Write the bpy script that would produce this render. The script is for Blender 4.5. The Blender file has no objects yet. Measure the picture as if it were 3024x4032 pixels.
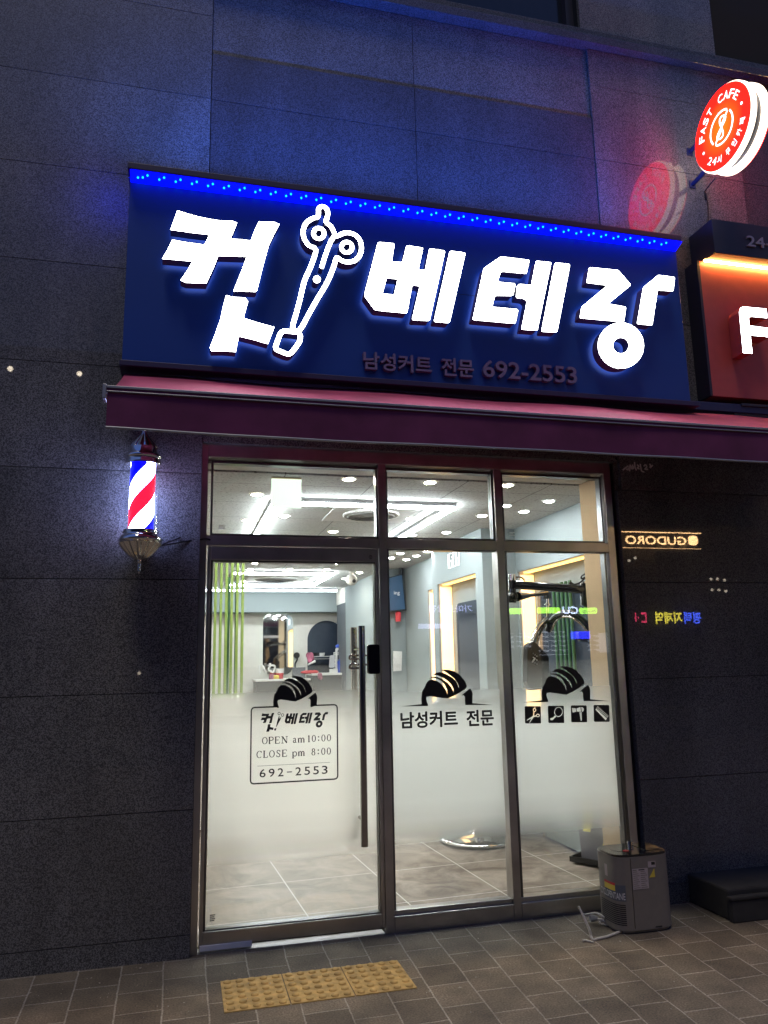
import bpy, bmesh, math, random
from mathutils import Vector, Matrix
from mathutils.geometry import tessellate_polygon
random.seed(7)
S = bpy.context.scene
COL = S.collection
R = math.radians

# ------------------------------------------------------------------ camera
YAW, PITCH, ROLL = R(14.6575), R(10.754), R(-1.1463)
F, CX, CY, CAMD, CAMH = 3057.0, 1512.0, 2016.0, 4.38, 1.46
fw = Vector((math.sin(YAW)*math.cos(PITCH), math.cos(YAW)*math.cos(PITCH), math.sin(PITCH)))
rt = Vector((math.cos(YAW), -math.sin(YAW), 0)); up = rt.cross(fw)
c_, s_ = math.cos(ROLL), math.sin(ROLL)
rt, up = c_*rt + s_*up, -s_*rt + c_*up
cam = bpy.data.objects.new('camera', bpy.data.cameras.new('camera')); COL.objects.link(cam)
cam.matrix_world = Matrix(((rt.x, up.x, -fw.x, 0), (rt.y, up.y, -fw.y, -CAMD), (rt.z, up.z, -fw.z, CAMH), (0, 0, 0, 1)))
cam.data.sensor_fit = 'VERTICAL'; cam.data.sensor_height = 36; cam.data.lens = 36*F/4032
cam.data.clip_end = 500; cam.data.clip_start = 0.05
S.camera = cam

# ------------------------------------------------------------------ world, dim street light, exposure
W_ = bpy.data.worlds.new('World'); S.world = W_; W_.use_nodes = True
nt = W_.node_tree; bg = nt.nodes['Background']; bg.inputs[1].default_value = 1.0
tcw = nt.nodes.new('ShaderNodeTexCoord'); sw = nt.nodes.new('ShaderNodeSeparateXYZ'); nt.links.new(tcw.outputs['Generated'], sw.inputs[0])
rw = nt.nodes.new('ShaderNodeValToRGB'); rw.color_ramp.elements[0].color = (.050, .066, .125, 1); rw.color_ramp.elements[1].color = (.028, .060, .215, 1)
nt.links.new(sw.outputs[2], rw.inputs[0]); nt.links.new(rw.outputs[0], bg.inputs[0])
sl = bpy.data.lights.new('sun', 'SUN'); sl.energy = 0.46; sl.angle = R(14); sl.color = (1.0, 0.88, 0.66)
sun = bpy.data.objects.new('sun', sl); COL.objects.link(sun)
sun.rotation_euler = Vector((0.15, 0.31, -1.0)).to_track_quat('-Z', 'Y').to_euler()
S.view_settings.view_transform = 'Standard'; S.view_settings.look = 'None'
S.view_settings.exposure = 1.0; S.view_settings.gamma = 1
S.render.engine = 'CYCLES'
S.cycles.use_denoising = True
S.cycles.max_bounces = 10; S.cycles.transparent_max_bounces = 24; S.cycles.diffuse_bounces = 4
S.cycles.glossy_bounces = 5; S.cycles.caustics_reflective = False; S.cycles.caustics_refractive = False
S.cycles.sample_clamp_indirect = 6

# ------------------------------------------------------------------ measuring helpers: a photo point on a real plane
def ray(px, py): return rt*((px-CX)/F) - up*((py-CY)/F) + fw
def onY(px, py, y=0.0):
    d = ray(px, py); t = (CAMD+y)/d.y; return (d.x*t, CAMH+d.z*t)
def onZ(px, py, z=0.0):
    d = ray(px, py); t = (z-CAMH)/d.z; return (d.x*t, -CAMD+d.y*t)
def onX(px, py, x):
    d = ray(px, py); t = x/d.x; return (-CAMD+d.y*t, CAMH+d.z*t)
def zoomed(pts, ox, oy, sc, y):
    return [onY(ox+a*sc, oy+b*sc, y) for a, b in pts]

# ------------------------------------------------------------------ node / material helpers
def new_mat(name):
    m = bpy.data.materials.new(name); m.use_nodes = True
    return m, m.node_tree, m.node_tree.nodes['Principled BSDF']
def mat(name, col, rough=0.5, metal=0.0, emit=None, strength=0.0, spec=0.5, var=0.06, scale=14.0, bump=0.0, coat=0.0):
    m, t, b = new_mat(name)
    b.inputs['Roughness'].default_value = rough; b.inputs['Metallic'].default_value = metal
    b.inputs['Specular IOR Level'].default_value = spec; b.inputs['Coat Weight'].default_value = coat
    tc = t.nodes.new('ShaderNodeTexCoord'); n = t.nodes.new('ShaderNodeTexNoise')
    n.inputs['Scale'].default_value = scale; n.inputs['Detail'].default_value = 5
    t.links.new(tc.outputs['Object'], n.inputs['Vector'])
    r = t.nodes.new('ShaderNodeValToRGB')
    r.color_ramp.elements[0].position = .3; r.color_ramp.elements[1].position = .7
    r.color_ramp.elements[0].color = [c*(1-var) for c in col]+[1]; r.color_ramp.elements[1].color = [min(1, c*(1+var)) for c in col]+[1]
    t.links.new(n.outputs['Fac'], r.inputs['Fac']); t.links.new(r.outputs['Color'], b.inputs['Base Color'])
    if emit: b.inputs['Emission Color'].default_value = (*emit, 1); b.inputs['Emission Strength'].default_value = strength
    if bump:
        bp = t.nodes.new('ShaderNodeBump'); bp.inputs['Strength'].default_value = bump; bp.inputs['Distance'].default_value = .002
        t.links.new(n.outputs['Fac'], bp.inputs['Height']); t.links.new(bp.outputs['Normal'], b.inputs['Normal'])
    return m
def lamp_mat(name, col, strength, base=(.7, .7, .7)):
    m, t, b = new_mat(name)
    b.inputs['Base Color'].default_value = (*base, 1); b.inputs['Roughness'].default_value = .4
    b.inputs['Emission Color'].default_value = (*col, 1); b.inputs['Emission Strength'].default_value = strength
    return m
def granite(name, dark, light, polish=0.6, scale=235):
    m, t, b = new_mat(name); N = t.nodes; L = t.links
    tc = N.new('ShaderNodeTexCoord')
    v = N.new('ShaderNodeTexVoronoi'); v.inputs['Scale'].default_value = scale; v.inputs['Randomness'].default_value = 1
    L.new(tc.outputs['Object'], v.inputs['Vector'])
    n = N.new('ShaderNodeTexNoise'); n.inputs['Scale'].default_value = scale*.55; n.inputs['Detail'].default_value = 3
    L.new(tc.outputs['Object'], n.inputs['Vector'])
    big = N.new('ShaderNodeTexNoise'); big.inputs['Scale'].default_value = 1.6; big.inputs['Detail'].default_value = 6; big.inputs['Roughness'].default_value = .62
    bmp = N.new('ShaderNodeMapping'); bmp.inputs['Scale'].default_value = (1.6, 1, .55); L.new(tc.outputs['Object'], bmp.inputs[0]); L.new(bmp.outputs[0], big.inputs['Vector'])
    sp = N.new('ShaderNodeSeparateColor'); L.new(v.outputs['Color'], sp.inputs[0])
    mx = N.new('ShaderNodeMath'); mx.operation = 'ADD'; L.new(sp.outputs[0], mx.inputs[0]); L.new(n.outputs['Fac'], mx.inputs[1])
    r = N.new('ShaderNodeValToRGB'); e = r.color_ramp.elements
    e[0].position = .62; e[0].color = (*dark, 1); e[1].position = 1.35 if False else 1.0; e[1].color = (*light, 1)
    hf = N.new('ShaderNodeMath'); hf.operation = 'MULTIPLY'; hf.inputs[1].default_value = .8
    L.new(mx.outputs[0], hf.inputs[0]); L.new(hf.outputs[0], r.inputs['Fac'])
    geo = N.new('ShaderNodeNewGeometry')
    mr = N.new('ShaderNodeMapRange'); mr.inputs['To Min'].default_value = .86; mr.inputs['To Max'].default_value = 1.14
    L.new(geo.outputs['Random Per Island'], mr.inputs['Value'])
    mb = N.new('ShaderNodeMapRange'); mb.inputs['From Min'].default_value = .3; mb.inputs['From Max'].default_value = .7
    mb.inputs['To Min'].default_value = .66; mb.inputs['To Max'].default_value = 1.22
    L.new(big.outputs['Fac'], mb.inputs['Value'])
    pr = N.new('ShaderNodeMath'); pr.operation = 'MULTIPLY'; L.new(mr.outputs[0], pr.inputs[0]); L.new(mb.outputs[0], pr.inputs[1])
    vm = N.new('ShaderNodeVectorMath'); vm.operation = 'SCALE'; L.new(r.outputs['Color'], vm.inputs[0]); L.new(pr.outputs[0], vm.inputs['Scale'])
    L.new(vm.outputs[0], b.inputs['Base Color'])
    rr = N.new('ShaderNodeMapRange'); rr.inputs['From Min'].default_value = .45; rr.inputs['From Max'].default_value = 1.1
    rr.inputs['To Min'].default_value = .03; rr.inputs['To Max'].default_value = polish
    b.inputs['Roughness'].default_value = .5; b.inputs['Specular IOR Level'].default_value = .3
    rr.inputs['To Min'].default_value = polish; rr.inputs['To Max'].default_value = polish*.5
    L.new(mx.outputs[0], rr.inputs['Value']); L.new(rr.outputs[0], b.inputs['Coat Weight']); b.inputs['Coat Roughness'].default_value = .012; b.inputs['Coat IOR'].default_value = 1.5
    return m

M = {}
M['granite'] = granite('granite', (.055, .054, .056), (.21, .206, .205), 1.0)
M['granite_dark'] = granite('granite_dark', (.030, .031, .040), (.105, .105, .12), .5)
M['granite_low'] = granite('granite_low', (.050, .049, .049), (.19, .185, .178), 1.0)
M['joint'] = mat('joint', (.008, .008, .009), .9)
M['steel'] = mat('steel', (.46, .44, .43), .33, 1.0, var=.22, scale=4)
M['steel_dark'] = mat('steel_dark', (.16, .16, .165), .30, 1.0, var=.15, scale=4)
M['gasket'] = mat('gasket', (.012, .012, .013), .5)
M['navy'] = mat('navy', (.010, .055, .30), .38, 0, var=.05, scale=2)
M['navy_dark'] = mat('navy_dark', (.014, .022, .085), .45)
M['hood'] = mat('hood', (.030, .022, .075), .5)
M['letter'] = lamp_mat('letter', (.93, .97, 1.0), 8.0)
M['letter_side'] = mat('letter_side', (.16, .13, .22), .4)
M['halo'] = lamp_mat('halo', (.45, .62, 1.0), .9)  # glow added on the letter backs to make the halo round them
M['unlit'] = mat('unlit', (.20, .17, .30), .5)
M['led_band'] = lamp_mat('led_band', (.0, .0012, 1.0), 2.2, (0, 0, .02))
M['led_bulb'] = lamp_mat('led_bulb', (.004, .40, 1.0), 1.6, (0, .01, .02))
M['awning'] = mat('awning', (.40, .052, .115), .8, var=.25, scale=4)  # strong light on the awning top is put into this colour
M['valance'] = mat('valance', (.14, .024, .085), .9, var=.25, scale=5)  # same fabric as the top, with its shade put into the colour
M['alu'] = mat('alu', (.34, .34, .36), .45, .6)
M['chrome'] = mat('chrome', (.75, .73, .70), .08, 1.0, var=.03)
M['chrome_dark'] = mat('chrome_dark', (.45, .42, .38), .12, 1.0, var=.05)
M['black'] = mat('black', (.010, .010, .012), .35)
M['vinyl'] = mat('vinyl', (.006, .007, .010), .45)
M['black_gloss'] = mat('black_gloss', (.008, .008, .010), .12, coat=.4)
M['white'] = mat('white', (.72, .71, .69), .6)
M['white_icon'] = mat('white_icon', (.75, .76, .74), .6, emit=(.75, .76, .72), strength=.0)
M['cafe_red'] = mat('cafe_red', (.50, .085, .075), .45)
M['cafe_dark'] = mat('cafe_dark', (.022, .022, .040), .45)
M['cafe_led'] = lamp_mat('cafe_led', (1.0, .46, .11), 34.0)
M['disc_rim'] = lamp_mat('disc_rim', (1.0, .80, .62), 1.9)
M['disc_white'] = lamp_mat('disc_white', (1.0, .92, .80), 1.3)
M['drum'] = mat('drum', (.03, .04, .06), .35)
M['ceil'] = None
M['grey_wall'] = mat('grey_wall', (.25, .285, .29), .8, var=.03, scale=40)
M['white_wall'] = mat('white_wall', (.66, .63, .58), .8, var=.03)
M['beige'] = mat('beige', (.62, .46, .29), .75, var=.03)
M['led_tube'] = lamp_mat('led_tube', (.88, .96, 1.0), 33.0)
M['down_warm'] = lamp_mat('down_warm', (1.0, .89, .72), 150.0)
M['down_cool'] = lamp_mat('down_cool', (.95, .97, 1.0), 132.0)
M['niche_led'] = lamp_mat('niche_led', (1.0, .52, .13), 1.6)
M['exit_back'] = lamp_mat('exit_back', (.84, 1.0, .86), .62)
M['green'] = mat('green', (.26, .36, .075), .6, var=.15)
M['green_dark'] = mat('green_dark', (.03, .10, .035), .6, var=.15)
M['cabinet'] = mat('cabinet', (.10, .11, .125), .5)
M['navy_grey'] = mat('navy_grey', (.030, .032, .036), .5)
M['mirror'] = mat('mirror', (.75, .78, .80), .03, 1.0, var=.01)
M['dark_mirror'] = mat('dark_mirror', (.035, .045, .065), .08, 0, spec=.6)
M['screen'] = mat('screen', (.02, .05, .10), .3, emit=(.03, .07, .13), strength=.3)
M['digit'] = lamp_mat('digit', (.9, .97, 1.0), .75)
M['red'] = mat('red', (.55, .03, .04), .45)
M['pink'] = mat('pink', (.36, .10, .16), .7, var=.8, scale=11)
M['yellow'] = mat('yellow', (.70, .52, .06), .6)
M['blue'] = mat('blue', (.05, .10, .50), .5)
M['towel'] = mat('towel', (.50, .50, .52), .9)
M['ribbon'] = mat('ribbon', (.72, .62, .13), .65)
M['pot'] = mat('pot', (.20, .20, .24), .5)
M['case'] = mat('case', (.20, .175, .145), .42, var=.05, scale=30)
M['label'] = mat('label', (.46, .38, .36), .6)
M['cord'] = mat('cord', (.58, .54, .46), .5)
M['tactile'] = mat('tactile', (.58, .37, .12), .8, var=.30, scale=22, bump=.12)
M['concrete'] = mat('concrete', (.034, .031, .027), .9, var=.25, scale=9, bump=.6)
M['asphalt'] = mat('asphalt', (.04, .04, .042), .85, var=.2, scale=30)
M['far_wall'] = mat('far_wall', (.05, .05, .055), .8)
M['far_glass'] = mat('far_glass', (.02, .025, .035), .15)
M['outlet'] = mat('outlet', (.35, .35, .34), .5)

def ceiling_mat():
    m, t, b = new_mat('ceiling_tile'); N = t.nodes; L = t.links
    tc = N.new('ShaderNodeTexCoord')
    n = N.new('ShaderNodeTexNoise'); n.inputs['Scale'].default_value = 45; n.inputs['Detail'].default_value = 4; n.inputs['Roughness'].default_value = .7
    mp = N.new('ShaderNodeMapping'); mp.inputs['Scale'].default_value = (1, 1.6, 1)
    L.new(tc.outputs['Object'], mp.inputs[0]); L.new(mp.outputs[0], n.inputs['Vector'])
    r = N.new('ShaderNodeValToRGB'); e = r.color_ramp.elements
    e[0].position = .36; e[0].color = (.20, .20, .19, 1); e[1].position = .47; e[1].color = (.56, .56, .54, 1)
    L.new(n.outputs['Fac'], r.inputs[0])
    br = N.new('ShaderNodeTexBrick'); br.offset = 0; br.inputs['Scale'].default_value = 1
    br.inputs['Brick Width'].default_value = .6; br.inputs['Row Height'].default_value = .6; br.inputs['Mortar Size'].default_value = .004
    L.new(tc.outputs['Object'], br.inputs['Vector'])
    mx = N.new('ShaderNodeMix'); mx.data_type = 'RGBA'; mx.inputs[7].default_value = (.16, .16, .16, 1)
    L.new(br.outputs['Fac'], mx.inputs[0]); L.new(r.outputs[0], mx.inputs[6]); L.new(mx.outputs[2], b.inputs['Base Color'])
    b.inputs['Roughness'].default_value = .85
    return m
M['ceil'] = ceiling_mat()

def floor_tile_mat():
    m, t, b = new_mat('floor_tile'); N = t.nodes; L = t.links
    tc = N.new('ShaderNodeTexCoord'); mp = N.new('ShaderNodeMapping'); mp.inputs['Rotation'].default_value = (0, 0, R(-3.0)); mp.inputs['Location'].default_value = (-.155, .29, 0)
    L.new(tc.outputs['Object'], mp.inputs[0])
    br = N.new('ShaderNodeTexBrick'); br.offset = 0; br.inputs['Scale'].default_value = 1
    br.inputs['Brick Width'].default_value = .62; br.inputs['Row Height'].default_value = .71; br.inputs['Mortar Size'].default_value = .004
    L.new(mp.outputs[0], br.inputs['Vector'])
    n = N.new('ShaderNodeTexNoise'); n.inputs['Scale'].default_value = 3.2; n.inputs['Detail'].default_value = 9; n.inputs['Roughness'].default_value = .66; n.inputs['Distortion'].default_value = 1.2
    L.new(tc.outputs['Object'], n.inputs['Vector'])
    r = N.new('ShaderNodeValToRGB'); e = r.color_ramp.elements
    e[0].position = .36; e[0].color = (.13, .100, .078, 1); e[1].position = .68; e[1].color = (.37, .31, .255, 1)
    L.new(n.outputs['Fac'], r.inputs[0])
    mx = N.new('ShaderNodeMix'); mx.data_type = 'RGBA'; mx.inputs[7].default_value = (.66, .63, .58, 1)
    L.new(br.outputs['Fac'], mx.inputs[0]); L.new(r.outputs[0], mx.inputs[6]); L.new(mx.outputs[2], b.inputs['Base Color'])
    b.inputs['Roughness'].default_value = .45
    return m
M['floor_tile'] = floor_tile_mat()

def paver_mat():
    m, t, b = new_mat('paver'); N = t.nodes; L = t.links
    tc = N.new('ShaderNodeTexCoord'); sx = N.new('ShaderNodeSeparateXYZ'); L.new(tc.outputs['Object'], sx.inputs[0])
    def mth(op, a, bb):
        k = N.new('ShaderNodeMath'); k.operation = op
        for i, q in enumerate((a, bb)):
            if isinstance(q, (int, float)): k.inputs[i].default_value = q
            else: L.new(q, k.inputs[i])
        return k.outputs[0]
    # the courses fan slightly towards the right
    xy = mth('MULTIPLY', mth('MULTIPLY', sx.outputs[0], sx.outputs[1]), -.043)
    wob = N.new('ShaderNodeTexNoise'); wob.inputs['Scale'].default_value = 2.3; L.new(tc.outputs['Object'], wob.inputs['Vector'])
    wo2 = N.new('ShaderNodeTexNoise'); wo2.inputs['Scale'].default_value = 26; wo2.inputs['Detail'].default_value = 3; L.new(tc.outputs['Object'], wo2.inputs['Vector'])
    wv = mth('ADD', mth('MULTIPLY', mth('SUBTRACT', wob.outputs['Fac'], .5), .022), mth('MULTIPLY', mth('SUBTRACT', wo2.outputs['Fac'], .5), .006))
    xx = mth('ADD', mth('ADD', sx.outputs[0], xy), wv)
    xx = mth('ADD', xx, 10.0-.163)
    yy = mth('ADD', mth('ADD', sx.outputs[1], wv), 9.0+.012)
    cb = N.new('ShaderNodeCombineXYZ'); L.new(yy, cb.inputs[0]); L.new(xx, cb.inputs[1])
    br = N.new('ShaderNodeTexBrick'); br.offset = .5; br.inputs['Scale'].default_value = 1
    br.inputs['Brick Width'].default_value = .225; br.inputs['Row Height'].default_value = .2; br.inputs['Mortar Size'].default_value = .0045; br.inputs['Mortar Smooth'].default_value = .3
    br.inputs['Color1'].default_value = (.155, .115, .075, 1); br.inputs['Color2'].default_value = (.225, .170, .112, 1); br.inputs['Bias'].default_value = 0
    br.inputs['Mortar'].default_value = (.40, .33, .25, 1)
    L.new(cb.outputs[0], br.inputs['Vector'])
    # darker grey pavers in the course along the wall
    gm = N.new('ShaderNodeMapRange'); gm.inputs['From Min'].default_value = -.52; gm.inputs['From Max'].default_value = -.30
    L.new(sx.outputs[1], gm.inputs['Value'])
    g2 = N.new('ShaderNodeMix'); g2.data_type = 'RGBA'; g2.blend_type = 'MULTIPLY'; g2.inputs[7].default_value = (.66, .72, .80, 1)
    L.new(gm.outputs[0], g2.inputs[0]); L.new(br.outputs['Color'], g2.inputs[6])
    f1 = N.new('ShaderNodeTexNoise'); f1.inputs['Scale'].default_value = 120; f1.inputs['Detail'].default_value = 4; L.new(tc.outputs['Object'], f1.inputs['Vector'])
    f2 = N.new('ShaderNodeTexNoise'); f2.inputs['Scale'].default_value = 5; f2.inputs['Detail'].default_value = 6; L.new(tc.outputs['Object'], f2.inputs['Vector'])
    k = mth('MULTIPLY', mth('ADD', mth('MULTIPLY', f1.outputs['Fac'], 2.2), -.10), mth('ADD', mth('MULTIPLY', f2.outputs['Fac'], 1.5), .22))
    vm = N.new('ShaderNodeVectorMath'); vm.operation = 'SCALE'; L.new(g2.outputs[2], vm.inputs[0]); L.new(k, vm.inputs['Scale'])
    L.new(vm.outputs[0], b.inputs['Base Color']); b.inputs['Roughness'].default_value = .82
    h = mth('SUBTRACT', mth('MULTIPLY', f1.outputs['Fac'], .35), mth('MULTIPLY', br.outputs['Fac'], 1.0))
    bp = N.new('ShaderNodeBump'); bp.inputs['Distance'].default_value = .006; bp.inputs['Strength'].default_value = .8
    L.new(h, bp.inputs['Height']); L.new(bp.outputs[0], b.inputs['Normal'])
    return m
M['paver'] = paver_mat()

def glass_mat():
    m = bpy.data.materials.new('clear_glass'); m.use_nodes = True; t = m.node_tree; t.nodes.clear(); N = t.nodes; L = t.links
    o = N.new('ShaderNodeOutputMaterial'); tr = N.new('ShaderNodeBsdfTransparent'); tr.inputs[0].default_value = (.965, .98, .97, 1)
    gl = N.new('ShaderNodeBsdfGlossy'); gl.inputs['Roughness'].default_value = 0; gl.inputs[0].default_value = (1, 1, 1, 1)
    lw = N.new('ShaderNodeLayerWeight'); lw.inputs[0].default_value = .5
    p5 = N.new('ShaderNodeMath'); p5.operation = 'POWER'; p5.inputs[1].default_value = 5; L.new(lw.outputs['Facing'], p5.inputs[0])
    fr = N.new('ShaderNodeMath'); fr.operation = 'MULTIPLY_ADD'; fr.inputs[1].default_value = .96; fr.inputs[2].default_value = .04; L.new(p5.outputs[0], fr.inputs[0])
    mx = N.new('ShaderNodeMixShader'); L.new(fr.outputs[0], mx.inputs[0]); L.new(tr.outputs[0], mx.inputs[1]); L.new(gl.outputs[0], mx.inputs[2]); L.new(mx.outputs[0], o.inputs[0])
    return m
M['glass'] = glass_mat()
def film_mat(name, tint, low):
    # printed frosted film: dense across the middle, dots thinning out to the top and the bottom
    m = bpy.data.materials.new(name); m.use_nodes = True; t = m.node_tree; t.nodes.clear(); N = t.nodes; L = t.links
    o = N.new('ShaderNodeOutputMaterial'); tr = N.new('ShaderNodeBsdfTransparent')
    tl = N.new('ShaderNodeBsdfTranslucent'); tl.inputs[0].default_value = (*tint, 1)
    df = N.new('ShaderNodeBsdfDiffuse'); df.inputs[0].default_value = (.80, .80, .77, 1)
    a = N.new('ShaderNodeMixShader'); a.inputs[0].default_value = .10; L.new(tl.outputs[0], a.inputs[1]); L.new(df.outputs[0], a.inputs[2])
    tc = N.new('ShaderNodeTexCoord'); sx = N.new('ShaderNodeSeparateXYZ'); L.new(tc.outputs['Object'], sx.inputs[0])
    mr = N.new('ShaderNodeMapRange'); mr.inputs['From Min'].default_value = .1; mr.inputs['From Max'].default_value = 1.6
    L.new(sx.outputs[2], mr.inputs['Value'])
    rp = N.new('ShaderNodeValToRGB'); e = rp.color_ramp.elements
    def pos(z): return (z-.1)/1.5
    e[0].position = pos(.30); e[0].color = (low, low, low, 1)
    e[1].position = pos(.40); e[1].color = (max(low, .16),)*3+(1,)
    for z, v in ((.48, .48), (.56, .80), (.66, .95), (1.02, .96), (1.12, .82), (1.20, .52), (1.30, .24), (1.38, .10), (1.435, .05), (1.436, .0)):
        k = e.new(pos(z)); k.color = (v, v, v, 1)
    L.new(mr.outputs[0], rp.inputs[0])
    mx = N.new('ShaderNodeMixShader'); L.new(rp.outputs[0], mx.inputs[0]); L.new(tr.outputs[0], mx.inputs[1]); L.new(a.outputs[0], mx.inputs[2]); L.new(mx.outputs[0], o.inputs[0])
    return m
M['film'] = film_mat('frosted_film', (.70, .72, .70), .0)
M['film_warm'] = film_mat('frosted_film_warm', (1.0, .985, .93), .24)
def pole_mat():
    m, t, b = new_mat('pole_stripes'); N = t.nodes; L = t.links
    tc = N.new('ShaderNodeTexCoord'); sx = N.new('ShaderNodeSeparateXYZ'); L.new(tc.outputs['Object'], sx.inputs[0])
    def mth(op, a, bb=0):
        k = N.new('ShaderNodeMath'); k.operation = op
        for i, q in enumerate((a, bb)):
            if isinstance(q, (int, float)): k.inputs[i].default_value = q
            else: L.new(q, k.inputs[i])
        return k.outputs[0]
    th = mth('ARCTAN2', mth('MULTIPLY', mth('SUBTRACT', sx.outputs[1], -.16), -1), mth('MULTIPLY', mth('SUBTRACT', sx.outputs[0], -.2215), -1))
    v = mth('DIVIDE', mth('SUBTRACT', mth('SUBTRACT', sx.outputs[2], 2.188), mth('MULTIPLY', th, .23/math.pi)), .46)
    v = mth('FRACT', mth('ADD', v, 4.125))
    rp = N.new('ShaderNodeValToRGB'); rp.color_ramp.interpolation = 'CONSTANT'; e = rp.color_ramp.elements
    e[0].position = 0; e[0].color = (.10, .0004, .0022, 1); e[1].position = .25; e[1].color = (.38, .46, 1.0, 1)
    k = e.new(.5); k.color = (0, 0, .085, 1); k = e.new(.75); k.color = (.38, .46, 1.0, 1)
    L.new(v, rp.inputs[0]); L.new(rp.outputs[0], b.inputs['Emission Color']); L.new(rp.outputs[0], b.inputs['Base Color'])
    b.inputs['Emission Strength'].default_value = 17.0
    return m
M['stripes'] = pole_mat()
def disc_face_mat(cy, cz, r):
    m, t, b = new_mat('disc_face'); N = t.nodes; L = t.links
    b.inputs['Base Color'].default_value = (.10, .002, .001, 1); b.inputs['Roughness'].default_value = .6; b.inputs['Specular IOR Level'].default_value = .1
    # the lamp inside makes the middle of the backlit face hotter than its edge
    tc = N.new('ShaderNodeTexCoord'); ds = N.new('ShaderNodeVectorMath'); ds.operation = 'DISTANCE'; L.new(tc.outputs['Object'], ds.inputs[0]); ds.inputs[1].default_value = (DX, cy, cz)
    mr = N.new('ShaderNodeMapRange'); mr.inputs['From Min'].default_value = .04; mr.inputs['From Max'].default_value = r*.72; L.new(ds.outputs['Value'], mr.inputs['Value'])
    rp = N.new('ShaderNodeValToRGB'); rp.color_ramp.elements[0].color = (1.0, .030, .001, 1); rp.color_ramp.elements[1].color = (1.0, .004, .002, 1); L.new(mr.outputs[0], rp.inputs[0])
    L.new(rp.outputs[0], b.inputs['Emission Color']); b.inputs['Emission Strength'].default_value = 4.2
    return m

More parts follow.
